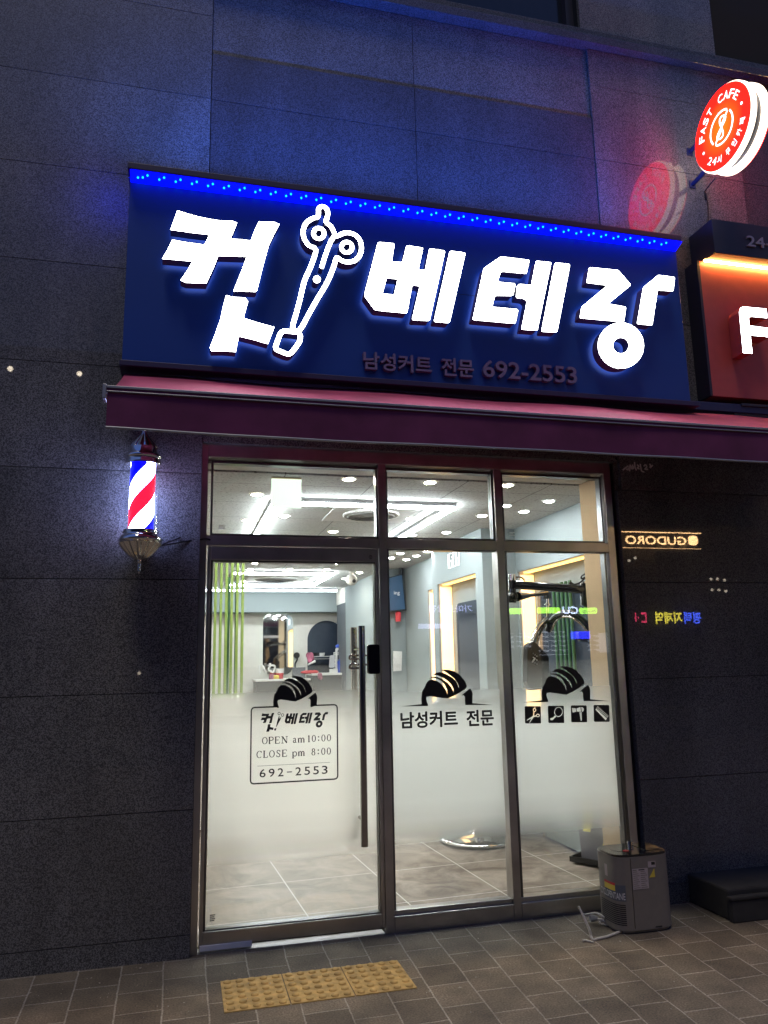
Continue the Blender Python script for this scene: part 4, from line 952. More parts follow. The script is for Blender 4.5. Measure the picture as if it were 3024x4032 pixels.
# ------------------------------------------------------------------ round projecting cafe sign
DX = 3.45; DYc, DZc, DR = -.435, 4.955, .288
rs = thing('projecting_sign', 'round red lit cafe sign projecting from the wall', 'sign', (DX+.07, 0, DZc))
place = lambda u, v, d: (d, -u+DYc, v+DZc)
def disc(xa, xb, ctr):
    mb = MB(); mb.lathe([(DR-.012, xa), (DR, xa+.012), (DR, xb-.010), (DR-.016, xb)], DYc, DZc, 72, axis='x'); return mb.build('rim', 'disc_rim', rs)
disc(DX, DX+.050, 0); r2 = disc(DX+.100, DX+.148, 0)
mb = MB(); mb.lathe([(DR-.035, DX+.040), (DR-.035, DX+.106)], DYc, DZc, 72, axis='x', caps=False); mb.build('drum', 'drum', rs)
mdisc = disc_face_mat(DYc, DZc, DR)
for xa, flip in ((DX-.002, 1), (DX+.150, -1)):
    mb = MB(); mb.prism(ellipse(0, 0, DR-.010, DR-.010, 64), xa, xa+flip*.004, place=place, mi=0); fc = mb.build('sign_face', mdisc, rs)
    mb = MB()
    xd = xa-flip*.0015
    pl = (lambda u, v, d: (d, -u+DYc, v+DZc)) if flip > 0 else (lambda u, v, d: (d, u+DYc, v+DZc))
    def arc_text(chars, rad, a0, step, h, w, inward=False):
        for i, ch in enumerate(chars):
            if ch == ' ': continue
            an = R(a0-step*i)
            if not inward:
                P_ = lambda u, v, d, an=an: pl((rad+v)*math.cos(an)+u*math.sin(an), (rad+v)*math.sin(an)-u*math.cos(an), d)
            else:
                P_ = lambda u, v, d, an=an: pl((rad-v)*math.cos(an)-u*math.sin(an), (rad-v)*math.sin(an)+u*math.cos(an), d)
            ww = w*(.55 if ch in '1I' else 1)
            lettering(mb, ch, -ww/2, ww/2, -h/2, h/2, xd, place=P_, offset=.010)
    arc_text('FAST CAFE', .205, 166, 16.3, .056, .046)
    # lower arc reads upright: 24시 무인카페
    for i, ch in enumerate('24시 무인카페'):
        if ch == ' ': continue
        an = R(228+[0, 14, 28, 0, 52, 70, 88, 106][i])
        P_ = lambda u, v, d, an=an: pl((.212-v)*math.cos(an)-u*math.sin(an), (.212-v)*math.sin(an)+u*math.cos(an), d)
        lettering(mb, ch, -.020, .020, -.025, .025, xd, place=P_, offset=.008)
    for an in (197, 8):
        c = (.205*math.cos(R(an)), .205*math.sin(R(an))); mb.prism(ellipse(c[0], c[1], .010, .010, 14), xd, xd+flip*.001, place=pl)
    # ring split by a diagonal, with a looping figure eight
    tilt = R(40)
    def rotp(p): return (p[0]*math.cos(tilt)-p[1]*math.sin(tilt), p[0]*math.sin(tilt)+p[1]*math.cos(tilt))
    rr_ = .112
    up_ = [rotp((rr_*math.cos(R(t)), rr_*math.sin(R(t)))) for t in range(-8, 183, 7)]
    up_ = [rotp((0.0, .012))]+[rotp((rr_*.86, .012))]+[rotp((rr_*math.cos(R(t)), rr_*math.sin(R(t)))) for t in range(14, 180, 7)]
    lo_ = [rotp((0.0, -.012))]+[rotp((-rr_*.86, -.012))]+[rotp((-rr_*math.cos(R(t)), -rr_*math.sin(R(t)))) for t in range(14, 180, 7)]
    for k, (p_, w_) in enumerate(((up_, .0125), (lo_, .0125))): stroke(mb, p_, w_, xd-flip*.0004*k, xd+flip*.001, place=pl)
    e8 = []
    for k in range(48):
        t = 2*math.pi*k/48; e8.append((.030*math.sin(2*t), .074*math.sin(t+math.pi/2)))
    al = R(-22)
    e8 = [(p[0]*math.cos(al)-p[1]*math.sin(al), p[0]*math.sin(al)+p[1]*math.cos(al)) for p in e8]
    for half in (e8[:25], e8[24:]+[e8[0]]): stroke(mb, half, .011, xd-flip*.0008, xd+flip*.001, place=pl)
    mb.build('lettering', 'disc_white', fc)
for pxy in ((2715, 600), (2725, 728)):
    x, z = onY(*pxy)
    mb = MB(); mb.box(x-.024, x+.024, -.010, -.0005, z-.03, z+.03); mb.tube([(x, -.009, z), (x, -.10, z+.006), (DX+.0675, DYc+DR-.03, z+.02)], .017, 10); mb.build('bracket', 'navy_dark', rs, bevel=.002)
a = onY(2772, 690, -.15); b = onY(2775, 755, -.002); c = onY(2788, 880, -.002)
mb = MB(); mb.tube(smooth([(DX+.068, -.24, DZc-DR+.045), (a[0]+.02, -.12, a[1]-.10), (b[0], -.006, b[1]), (b[0]+.012, -.006, b[1]-.11), (c[0], -.006, c[1])], 6), .004, 8); mb.box(b[0]-.008, b[0]+.004, -.016, -.004, b[1]-.07, b[1]-.02); mb.build('cable', 'black', rs)

# ================================================================== PAVEMENT THINGS
ti = None
TX = [(.222, .503), (.508, .789), (.794, 1.075)]
tl = ['yellow studded tactile paving tile furthest from the water dispenser', 'middle yellow studded tactile paving tile of the three', 'yellow studded tactile paving tile nearest the water dispenser']
for k, (a, b) in enumerate(TX):
    mb = MB(); mb.box(a, b, -.69+.008*0, -.350, -.02, .004)
    s = thing('tactile_tile', tl[k], 'paving tile', ((a+b)/2, -.52, 0), 'yellow tactile tiles by the door')
    for i in range(5):
        for j in range(6):
            x = a+.029+(b-a-.058)*i/4; y = -.664+(.288)*j/5
            mb.lathe([(.0180, .0035), (.0172, .0078), (.0148, .0104), (.006, .0112), (.001, .0113)], x, y, 16)
    mb.build('slab', 'tactile', s)

# water dispenser (rounded upright case, black top, stickers, side louvres, cord)
wx0, wx1, wy0, wy1 = 2.292, 2.632, -.385, -.135; wh = .385
wd = thing('water_dispenser', 'grey-beige water dispenser with black top standing by the shopfront', 'water dispenser', ((wx0+wx1)/2, (wy0+wy1)/2, 0))
def foot(inset=0.0, n=60):
    cx, cy = (wx0+wx1)/2, (wy0+wy1)/2; a, b = (wx1-wx0)/2-inset, (wy1-wy0)/2-inset; out = []
    for k in range(n):
        t = 2*math.pi*k/n; e = 2/4.2
        out.append((cx+a*math.copysign(abs(math.cos(t))**e, math.cos(t)), cy+b*math.copysign(abs(math.sin(t))**e, math.sin(t))))
    return out
pz = lambda u, v, d: (u, v, d)
mb = MB(); mb.prism(foot(), wh, .018, place=pz); mb.prism(foot(.012), .0179, .004, place=pz); mb.build('case', 'case', wd, bevel=.002)
mb = MB(); mb.prism(foot(.003), wh+.012, wh+.0005, place=pz); mb.prism(ellipse(2.395, -.25, .050, .056, 30), wh+.0135, wh+.0125, place=pz); mb.prism(rrect(2.51, 2.605, -.33, -.19, .02), wh+.0145, wh+.0125, place=pz); mb.build('lid', 'black_gloss', wd, bevel=.002)
mb = MB(); mb.prism(ellipse(2.405, -.30, .016, .018, 20), wh+.0145, wh+.0137, place=pz); mb.build('indicator', 'red', wd)
mb = MB(); mb.tube([(2.50, -.19, wh+.012), (2.50, -.19, wh+.035)], .016, 14); mb.build('knob', 'chrome', wd)
mb = MB(); mb.box(2.625, 2.675, -.24, -.20, .30, .335); mb.box(2.615, 2.655, -.29, -.25, .27, .285); mb.build('spout', 'black', wd, bevel=.003)
fy = wy0-.0008
mb = MB(); mb.box(2.378, 2.3795, fy, fy+.003, .03, .38); mb.box(2.5, 2.54, fy-.0002, fy+.003, .024, .030); mb.build('seam', 'black', wd)
mb = MB(); mb.box(2.384, 2.478, fy-.0008, fy+.002, .222, .325, 0)
for k in range(9):
    for q_ in range(2): mb.box(2.388+q_*.045, 2.388+q_*.045+.038-.006*((k*7+q_*3) % 3), fy-.0012, fy-.0008, .228+k*.010, .2315+k*.010, 1)
mb.box(2.422, 2.458, fy-.0012, fy-.0008, .316, .321, 2); mb.box(2.387, 2.41, fy-.0012, fy-.0008, .316, .321, 1)
mb.build('rating_label', ['label', 'case', 'black'], wd)
mb = MB(); mb.box(2.482, 2.528, fy-.0014, fy+.002, .3255, .356, 0); mb.box(2.502, 2.524, fy-.0018, fy-.0014, .338, .353, 1); mb.build('sticker', ['label', 'black'], wd)
mb = MB(); mb.prism([(2.486, .275), (2.520, .275), (2.518, .318)], fy-.0012, fy+.001); mb.build('warning_label', 'yellow', wd)
# labels and louvres wrapped on the rounded left end
fp = foot(-.0008, 240); left = [p for p in fp if p[0] < wx0+.05 and p[1] < -.13]; left.sort(key=lambda p: p[1], reverse=True)
ln = [0]
for i in range(1, len(left)): ln.append(ln[-1]+math.dist(left[i], left[i-1]))
def onside(s):
    s = max(0, min(1, s))*ln[-1]
    for i in range(1, len(ln)):
        if ln[i] >= s:
            t = (s-ln[i-1])/(ln[i]-ln[i-1]); return tuple(left[i-1][j]*(1-t)+left[i][j]*t for j in range(2))
    return left[-1]
def wrap(mb, s0, s1, z0, z1, mi, lift=0.0, n=8):
    vs = []
    for i in range(n+1):
        p = onside(s0+(s1-s0)*i/n); vs += [(p[0]-lift, p[1]-lift*.5, z0), (p[0]-lift, p[1]-lift*.5, z1)]
    mb.add(vs, [(2*i, 2*i+2, 2*i+3, 2*i+1) for i in range(n)], mi)
mb = MB(); wrap(mb, .46, 1.0, .165, .245, 0, .0004); wrap(mb, .46, .80, .212, .240, 1, .0009); wrap(mb, .46, .80, .240, .252, 2, .0009); mb.build('hazard_label', ['cabinet', 'yellow', 'red'], wd, fix=False)
mb = MB(); lettering(mb, 'CYCLOPENTANE', .30, .985, .172, .206, 0, place=lambda u, v, d: (onside(u)[0]-.0012, onside(u)[1]-.0010, v), offset=.02); mb.build('label_lettering', 'white', wd, fix=False)
mb = MB()
for k in range(11): wrap(mb, .30+.02*k*0, .98, .045+k*.0098, .0502+k*.0098, 0, .0006)
mb.build('louvre', 'black', wd, fix=False)
mb = MB(); wrap(mb, .50, .60, .275, .335, 0, .0006); mb.build('side_label', 'label', wd, fix=False)
G0 = lambda x, y, z: (*onZ(2100+x*.2411, 3300+y*.2411, z), z)
cd = thing('power_cord', 'pale power cord and plug lying beside the water dispenser', 'cord', (2.12, -.30, 0))
mb = MB()
e0 = G0(980, 1660, .006); yk = e0[1]
topx, topz = onY(2100+740*.2411, 3300+1115*.2411, yk+.05)
mb.tube(smooth([(wx0+.06, -.33, .012), G0(1330, 1560, .008), G0(1180, 1615, .007), G0(1060, 1640, .006), e0, G0(940, 1590, .02), (topx+.035, yk+.02, topz-.10), (topx, yk+.05, topz)], 6), .0062, 10)
mb.tube(smooth([(wx0+.008, -.20, .03), G0(1150, 1290, .05), G0(1040, 1225, .06), G0(930, 1235, .055), G0(850, 1250, .05), G0(815, 1240, .055)], 6), .005, 8)
mb.tube(smooth([(wx0+.02, -.24, .018), G0(1190, 1380, .02), G0(1130, 1335, .03), G0(1050, 1325, .03)], 6), .006, 8)
mb.tube(smooth([G0(1230, 1420, .008), G0(1120, 1400, .012), G0(1080, 1370, .02), G0(1140, 1360, .02), G0(1220, 1400, .01)], 6), .004, 8)
mb.build('cable', 'cord', cd)
mb = MB(); a = Vector(G0(1050, 1310, .03)); b = Vector(G0(925, 1310, .032)); mb.tube([a, a.lerp(b, .35), a.lerp(b, .6), b], [.010, .014, .018, .018], 14, 0)
for dz in (-.009, .009): mb.tube([b+Vector((0, 0, dz)), b+(b-a).normalized()*.020+Vector((0, 0, dz))], .0024, 6, 1)
mb.build('plug', ['outlet', 'chrome'], cd)
mb = MB(); mb.tube(smooth([G0(800, 1680, .006), G0(860, 1670, .006), G0(940, 1690, .006), G0(985, 1700, .006)], 4), .005, 8)
tag(mb.build('litter_twig', 'cord'), 'small pale scrap lying on the pavers beside the power cord', 'litter')

# low stone blocks at the foot of the right-hand wall
b0 = onZ(2750, 3605, .0)
mb = MB(); mb.box(2.98, 3.75, -.36, -.004, .0, .165)
tag(mb.build('stone_block', 'concrete', bevel=.012), 'larger dark stone block against the right wall', 'stone block', 'stone blocks by the wall')
x0b, y0b = onZ(2890, 3638, 0); x1b, _ = onZ(3000, 3615, 0)
mb = MB(); mb.box(x0b, x0b+.25, y0b, -.364, .0, .115); mb.box(x0b-.008, x0b+.258, y0b-.008, -.364, .1152, .135)
tag(mb.build('stone_block', 'concrete', bevel=.006), 'small lighter stone block with a lip in front of the larger block', 'stone block', 'stone blocks by the wall')

# ================================================================== INSIDE THE SHOP
def lab_down(i): return None
DL = [(1374, 1885, 'w'), (1011, 1945, 'w'), (973, 2048, 'w'), (1120, 2030, 'w'), (1312, 2092, 'w'), (1693, 1898, 'w'), (1618, 2040, 'w'), (1998, 1909, 'w'),
      (1004, 2216, 'w'), (1325, 2218, 'w'), (986, 2241, 'w'), (1141, 2241, 'w'), (1287, 2241, 'w'), (1415, 2253, 'w'), (1101, 2277, 'w'), (1357, 2277, 'w'), (963, 2288, 'w'), (1207, 2288, 'w'),
      (1899, 2029, 'c'), (1758, 2095, 'c'), (1624, 2105, 'c'), (1682, 2170, 'c'), (1576, 2178, 'c'), (1639, 2187, 'c'), (1540, 2195, 'c'), (1600, 2202, 'c'), (1991, 1990, 'c'), (2162, 1972, 'c'), (2063, 2013, 'c')]
dlab = {0: 'warm downlight seen through the transom to the right of the exit light', 1: 'warm downlight seen just left of the exit light', 2: 'warm downlight seen below and left of the exit light, beside the tube',
        3: 'warm downlight inside the lit rectangle just below the exit light', 4: 'warm downlight seen low in the door transom right of the exit light', 5: 'large warm downlight at the top of the middle transom', 6: 'warm downlight inside the lit rectangle beside the ceiling vent',
        7: 'warm downlight at the top left of the right transom', 26: 'cool white downlight at the left edge of the right transom', 27: 'cool white downlight nearest the grey wall in the right transom', 28: 'cool white downlight midway along the right transom',
        18: 'cool white downlight at the right end of the middle transom', 19: 'cool white downlight low in the middle transom', 20: 'cool white downlight beside the slanting tube in the middle transom'}
for i, (px, py, k) in enumerate(DL):
    x, y = onZ(px, py, ZC)
    near = i in dlab
    lb = dlab.get(i, ('warm downlight in the deep ceiling seen through the door glass' if k == 'w' else 'cool white downlight in the ceiling above the wall clock'))
    t = thing('downlight', lb, 'downlight', (x, y, ZC), 'recessed downlights')
    mb = MB(); mb.lathe([(.037, ZC-.006), (.048, ZC-.008), (.051, ZC-.003), (.051, ZC-.0005)], x, y, 28, caps=False); mb.build('rim', 'white', t)
    mb = MB(); mb.lathe([(.0365, ZC-.005), (.024, ZC-.010), (.004, ZC-.012)], x, y, 28, caps=True); mb.build('lens', 'down_warm' if k == 'w' else 'down_cool', t)
def tube_lamp(name, label, x0, y0, x1, y1):
    t = thing(name, label, 'tube light', ((x0+x1)/2, (y0+y1)/2, ZC), 'linear tube lights')
    horiz = abs(x1-x0) > abs(y1-y0); w = .0145
    mb = MB(); mc = MB()
    if horiz: mb.box(x0, x1, y0-w, y0+w, ZC-.052, ZC-.030); mc.box(x0-.004, x1+.004, y0-w-.004, y0+w+.004, ZC-.0295, ZC-.001)
    else: mb.box(x0-w, x0+w, y0, y1, ZC-.052, ZC-.030); mc.box(x0-w-.004, x0+w+.004, y0-.004, y1+.004, ZC-.0295, ZC-.001)
    mc.build('channel', 'alu', t); mb.build('diffuser', 'led_tube', t)
fy_ = 1.0
tube_lamp('tube_light', 'bright tube light crossing behind the exit light, front side of the near rectangle', .60, fy_, 1.96, fy_)
tube_lamp('tube_light', 'slanting tube light left of the near rectangle, seen in the door transom', .615, fy_+.03, .615, 3.9)
tube_lamp('tube_light', 'slanting tube light right of the near rectangle, seen in the middle transom', 1.935, fy_+.03, 1.935, 3.9)
tube_lamp('tube_light', 'front tube light of the far rectangle above the door glass', .62, 5.51, 1.90, 5.51)
tube_lamp('tube_light', 'back tube light of the far rectangle beyond the round vent', .62, 7.04, 1.87, 7.04)
tube_lamp('tube_light', 'slanting right tube light of the far rectangle', 1.875, 5.545, 1.875, 7.005)
tube_lamp('tube_light', 'farthest tube light along the back of the shop ceiling', .35, 7.9, 2.40, 7.9)
for (cx, cy, r, lb) in ((1.43, 1.50, .225, 'round ceiling vent inside the near lit rectangle'), (1.27, 6.45, .30, 'square ceiling vent inside the far lit rectangle')):
    t = thing('ceiling_vent', lb, 'vent', (cx, cy, ZC))
    mb = MB(); mb.lathe([(r, ZC-.001), (r, ZC-.022), (r-.02, ZC-.026), (r-.02, ZC-.002)], cx, cy, 48, caps=False); mb.box(cx-r-.11, cx+r+.11, cy-r-.11, cy+r+.11, ZC-.010, ZC-.0005); mb.build('frame', 'white', t)
    mb = MB(); mb.lathe([(r-.021, ZC-.020), (.004, ZC-.026)], cx, cy, 48)
    for q_ in range(1, 5): mb.lathe([(r*q_/5, ZC-.032), (r*q_/5+.012, ZC-.022)], cx, cy, 40, caps=False)
    mb.build('grille', 'outlet', t)
# exit light seen from behind
ex0, ez1 = onY(1069, 1884, .40); ex1, ez0 = onY(1186, 2001, .40)
t = thing('exit_light', 'glowing pale green exit light hanging under the ceiling behind the transom', 'exit sign', ((ex0+ex1)/2, .4, ZC))
mb = MB(); mb.box(ex0, ex1, .375, .43, ez1, ZC-.001); mb.build('case', 'beige', t, bevel=.003)
mb = MB(); mb.box(ex0, ex1, .395, .410, ez0, ez1-.0005); mb.build('panel', 'exit_back', t, bevel=.002)
# camera
cxy = onZ(1382, 2251, ZC)
t = thing('security_camera', 'small white dome camera hanging from the far ceiling', 'camera', (*cxy, ZC))
mb = MB(); mb.tube([(*cxy, ZC), (*cxy, ZC-.06)], .03, 16); mb.ball((cxy[0], cxy[1]-.02, ZC-.11), .075, 16); mb.build('body', 'white', t)
mb = MB(); mb.ball((cxy[0]+.02, cxy[1]-.085, ZC-.13), .026, 12); mb.build('lens', 'black', t)
# green slat screen
t = thing('slat_screen', 'green vertical slat screen on a low white wall inside the door', 'screen', (.35, 3.0, 0))
mb = MB(); SY = 3.0
for k in range(6):
    xa = onY(843+k*21.5, 2400, SY)[0]; xb_ = onY(843+k*21.5+10, 2400, SY)[0]
    mb.box(xa, xb_, SY, SY+.05, 1.15, ZC-.002)
mb.build('slats', 'green', t, bevel=.002)
mb = MB()
for k in range(3):
    xa = onY(866+k*30, 2400, SY+.5)[0]; mb.box(xa, xa+.022, SY+.5, SY+.55, 1.15, 2.3)
mb.build('rear_slats', 'green_dark', t)
mb = MB(); mb.box(-.6, onY(955, 2700, SY)[0], SY-.03, SY+.6, .031, 1.148); mb.build('low_wall', 'white_wall', t)
# back wall: mirrors, counter, cabinet
BW = YB-.004
bk = lambda x, y, Y=BW: onY(950+x*.33152, 2380+y*.33152, Y)
t = thing('wall_mirror', 'tall round-cornered backlit mirror on the back wall', 'mirror', (*bk(425, 470)[:1], BW, 1.5))
a = bk(250, 840); b = bk(608, 112)
mb = MB(); mb.prism(rrect(a[0], b[0], a[1], b[1], .16, 8), BW-.05, BW-.035); mb.build('glass', 'mirror', t)
mb = MB(); mb.prism(rrect(a[0]+.05, b[0]-.05, a[1]+.05, b[1]-.05, .14, 8), BW-.034, BW-.012); mb.build('backlight', lamp_mat('mirror_glow', (.75, 1.0, .92), 3.0), t)
t = thing('arched_mirror', 'dark arched mirror on the back wall behind the counter', 'mirror', (*bk(1010, 500)[:1], BW, 1.4))
a = bk(785, 820); b = bk(1235, 820); c = bk(1010, 193); r = (b[0]-a[0])/2; cx = (a[0]+b[0])/2; cz = c[1]-r
mb = MB(); mb.prism([(a[0], a[1]), (b[0], a[1])]+[(cx+r*math.cos(R(k)), cz+r*math.sin(R(k))) for k in range(0, 181, 6)], BW-.02, BW-.001); mb.build('glass', 'dark_mirror', t)
# counter
CYY = 8.1
kk = lambda x, y, Y=CYY: onY(950+x*.33152, 2380+y*.33152, Y)
t = thing('counter', 'dark-topped styling counter along the back wall', 'counter', (1.8, CYY, 0))
a = kk(170, 895); b = kk(600, 882); c = kk(780, 845); d = kk(1400, 815)
mb = MB(); mb.box(a[0], b[0]+.3, CYY, 8.7, a[1]-.03, a[1]); mb.box(b[0]+.301, 3.2, CYY-.1, 8.7, d[1]-.02, d[1]+.012); mb.build('top', 'white', t, bevel=.004)
mb = MB(); mb.box(a[0]+.02, b[0]+.28, CYY+.03, 8.68, .031, a[1]-.031); mb.box(b[0]+.32, 3.2, CYY-.07, 8.68, .031, d[1]-.021); mb.build('cabinet', 'navy_grey', t)
mb = MB(); mb.box(kk(620, 800)[0], kk(775, 800)[0], CYY+.1, CYY+.16, b[1]+.001, kk(620, 750)[1]); mb.build('splashback', 'cabinet', t)
def small(name, label, cat, fn, m, grp=None):
    mb = MB(); fn(mb); o = mb.build(name, m); tag(o, label, cat, grp); return o
zc1 = a[1]+.001; zc2 = d[1]+.013
def kx(x): return kk(x, 800)[0]
small('box', 'pale pink box on the left end of the counter', 'box', lambda m: m.box(kx(340), kx(390), CYY+.05, CYY+.15, zc1, kk(340, 830)[1]), 'pink')
small('tub', 'red and white tub on the counter under the tall mirror', 'tub', lambda m: (m.lathe([(.05, zc1), (.06, zc1+.09)], kx(477), CYY+.2, 20, 1), m.lathe([(.061, zc1+.0905), (.061, zc1+.16)], kx(477), CYY+.2, 20, 0)), ['white', 'red'])
small('tub', 'flat yellow tub on the counter under the tall mirror', 'tub', lambda m: m.lathe([(.07, zc1), (.075, zc1+.05), (.05, zc1+.06)], kx(425), CYY+.2, 20), 'yellow')
small('hand_mirror', 'white-framed hand mirror leaning at the left of the counter', 'mirror', lambda m: (m.tube(smooth([(kx(245), CYY+.3, kk(0, 830)[1]), (kx(240), CYY+.32, kk(0, 740)[1]), (kx(275), CYY+.32, kk(0, 730)[1]), (kx(300), CYY+.3, kk(0, 780)[1]), (kx(325), CYY+.3, kk(0, 835)[1])], 5), .014, 8)), 'white')
small('hand_mirror', 'white-framed oval hand mirror standing beside the pink box', 'mirror', lambda m: (m.tube(smooth([(kx(350), CYY+.3, kk(0, 785)[1]), (kx(375), CYY+.3, kk(0, 735)[1]), (kx(425), CYY+.3, kk(0, 745)[1]), (kx(405), CYY+.3, kk(0, 815)[1])], 5, True), .014, 8, closed=True), m.tube([(kx(365), CYY+.3, kk(0, 740)[1]), (kx(365), CYY+.3, kk(0, 705)[1])], .02, 8)), 'white')
small('cloth', 'bright red cloth bundled on the counter', 'cloth', lambda m: [m.ball((kx(752+q_*24), CYY, zc2+.02), .055, 10, sq=(1.2, .8, .40+.15*(q_ % 2))) for q_ in range(6)], 'red')
small('cloth', 'pink cloth hanging over the counter front', 'cloth', lambda m: m.prism(rounded([(kx(893), kk(0, 835)[1]), (kx(940), kk(0, 835)[1]), (kx(945), kk(0, 912)[1]), (kx(920), kk(0, 920)[1]), (kx(890), kk(0, 900)[1])], .02), CYY-.15, CYY-.115), 'pink')
small('towel', 'pink patterned towel hung in front of the arched mirror', 'towel', lambda m: [m.ball((kx(838+11*q_), 8.45, kk(0, 640)[1]-.04*(q_ % 3)+.03), .042, 10, sq=(1, .4, 1.2)) for q_ in range(5)], 'pink')
small('shelf', 'grey shelf running across the arched mirror', 'shelf', lambda m: (m.box(kx(905), kx(1100), 8.40, 8.70, kk(0, 640)[1], kk(0, 628)[1]), m.box(kx(905), kx(1100), 8.45, 8.70, kk(0, 668)[1], kk(0, 658)[1])), 'outlet')
small('cup', 'white cup on the shelf before the arched mirror', 'cup', lambda m: m.lathe([(.055, kk(0, 626)[1]), (.065, kk(0, 588)[1])], kx(1000), 8.5, 18), 'white')
small('cup', 'black cup on the shelf before the arched mirror', 'cup', lambda m: m.lathe([(.06, kk(0, 626)[1]), (.065, kk(0, 588)[1])], kx(948), 8.5, 18), 'black')
small('towel', 'pale towel hanging at the right of the arched mirror', 'towel', lambda m: m.prism(rounded([(kx(1085), kk(0, 625)[1]), (kx(1140), kk(0, 620)[1]), (kx(1140), kk(0, 775)[1]), (kx(1072), kk(0, 775)[1])], .02), 8.30, 8.34), 'towel')
small('towel', 'darker grey towel hanging in the middle of the towel row', 'towel', lambda m: m.prism(rounded([(kx(1145), kk(0, 620)[1]), (kx(1195), kk(0, 620)[1]), (kx(1190), kk(0, 790)[1]), (kx(1150), kk(0, 790)[1])], .02), 8.36, 8.40), 'cabinet')
small('bottle', 'blue bottle standing among the towels on the counter', 'bottle', lambda m: m.lathe([(.04, zc2), (.04, kk(0, 700)[1]), (.02, kk(0, 685)[1]), (.015, kk(0, 670)[1])], kx(1187), 8.2, 16), 'blue')
small('tool_tower', 'white tiered tool rack at the right end of the counter', 'rack', lambda m: [m.box(kx(1140), kx(1260), 8.25, 8.42, kk(0, z)[1], kk(0, z-14)[1]) for z in (600, 620, 690, 730, 800)]+[m.tube([(kx(x), 8.3, zc2), (kx(x), 8.3, kk(0, 540)[1])], .015, 8) for x in (1165, 1230)]+[m.box(kx(1160), kx(1245), 8.27, 8.33, kk(0, 560)[1], kk(0, 530)[1])], 'white')
small('spray_bottle', 'blue spray bottle on top of the tool rack', 'bottle', lambda m: (m.lathe([(.07, kk(0, 530)[1]), (.085, kk(0, 505)[1]), (.05, kk(0, 486)[1])], kx(1208), 8.3, 16)), 'blue')
small('dryer_base', 'white hair dryer stand on the counter edge', 'stand', lambda m: (m.box(kx(1060), kx(1140), 8.05, 8.2, zc2, zc2+.06), m.tube([(kx(1130), 8.12, zc2+.06), (kx(1135), 8.12, zc2+.38)], .016, 8)), 'white')
small('curling_iron', 'white curling iron angled on the counter', 'curling iron', lambda m: m.tube([(kx(815), 8.3, kk(0, 735)[1]), (kx(905), 8.3, kk(0, 690)[1])], [.012, .022], 8), 'white')
t = thing('wall_socket', 'grey wall socket with a black plug between the two mirrors', 'socket', (kx(650), BW, 1.3))
a = bk(628, 655); b = bk(672, 580)
mb = MB(); mb.box(a[0], b[0], BW-.03, BW-.001, a[1], b[1]); mb.build('plate', 'outlet', t, bevel=.004)
mb = MB(); c = bk(650, 605); mb.tube([(c[0], BW-.10, c[1]), (c[0], BW-.031, c[1])], .05, 14); mb.tube(smooth([(c[0], BW-.09, c[1]-.04), (bk(655, 650)[0], BW-.09, bk(655, 655)[1]), (bk(630, 700)[0], BW-.09, bk(630, 720)[1]), (bk(640, 800)[0], BW-.2, bk(640, 830)[1])], 5), .014, 8); mb.build('plug', 'black', t)
t = thing('tall_cabinet', 'tall dark grey cabinet in the back right corner', 'cabinet', (2.4, 8.0, 0))
a = onY(800+1270*.4521, 1800+1300*.4521, 7.7); b = onY(800+1500*.4521, 1800+1265*.4521, 7.7)
mb = MB(); mb.box(a[0], 2.495, 7.7, 8.38, .031, b[1]); mb.build('carcass', 'cabinet', t, bevel=.004)
mb = MB(); mb.box(a[0]+(2.5-a[0])*.36-.004, a[0]+(2.5-a[0])*.36+.004, 7.694, 7.699, .5, b[1]-.02); mb.build('door_gap', 'black', t)
small('boxing', 'white boxed column above the tall cabinet', 'boxing', lambda m: m.box(a[0]+.02, 2.49, 7.72, 8.40, b[1]+.002, ZC-.002), 'white_wall')
small('coat', 'grey coat hanging by the tall cabinet', 'coat', lambda m: (m.prism(rounded([onY(950+x*.33152, 2380+y*.33152, 7.6) for x, y in ((1290, 640), (1300, 510), (1345, 470), (1375, 480), (1390, 700), (1350, 760), (1320, 730))], .03), 7.52, 7.60), m.ball((*onY(950+1355*.33152, 2380+450*.33152, 7.6)[:1], 7.6, onY(1399, 2529, 7.6)[1]), .05, 10)), 'towel')
# television and what hangs near it
tv = lambda x, y, Y=5.15: onY(1500+x*.4519, 1800+y*.4519, Y)
t = thing('television', 'flat television hung high on the right wall', 'television', (2.4, 5.2, 2.2))
a = tv(-30, 1350); b = tv(175, 1030)
mb = MB(); mb.prism([tv(-40, 1075), tv(172, 1022), tv(205, 1340), tv(-40, 1362)], 5.06, 5.11); mb.build('casing', 'black', t, bevel=.004)
mb = MB(); mb.prism([tv(-36, 1085), tv(165, 1034), tv(193, 1328), tv(-36, 1350)], 5.054, 5.059); mb.build('display', 'screen', t)
mb = MB(); lettering(mb, 'ing', tv(70, 0)[0], tv(118, 0)[0], tv(0, 1212)[1], tv(0, 1172)[1], 5.052); mb.build('display_lettering', 'white', t)
mb = MB(); mb.tube([(tv(135, 0)[0], 5.12, tv(0, 1030)[1]), (tv(135, 0)[0], 5.12, ZC)], .014, 8); mb.tube([(tv(155, 0)[0], 5.12, tv(0, 1030)[1]), (tv(155, 0)[0], 5.12, ZC)], .014, 8); mb.build('hanger', 'black', t)
p = tv(150, 1390, 5.1)
small('fire_extinguisher', 'small red fire extinguisher below the television', 'extinguisher', lambda m: (m.lathe([(.034, p[1]-.06), (.036, p[1]+.05), (.014, p[1]+.075)], p[0], 5.1, 16), m.box(p[0]-.02, p[0]+.05, 5.08, 5.11, p[1]+.08, p[1]+.11)), 'red')
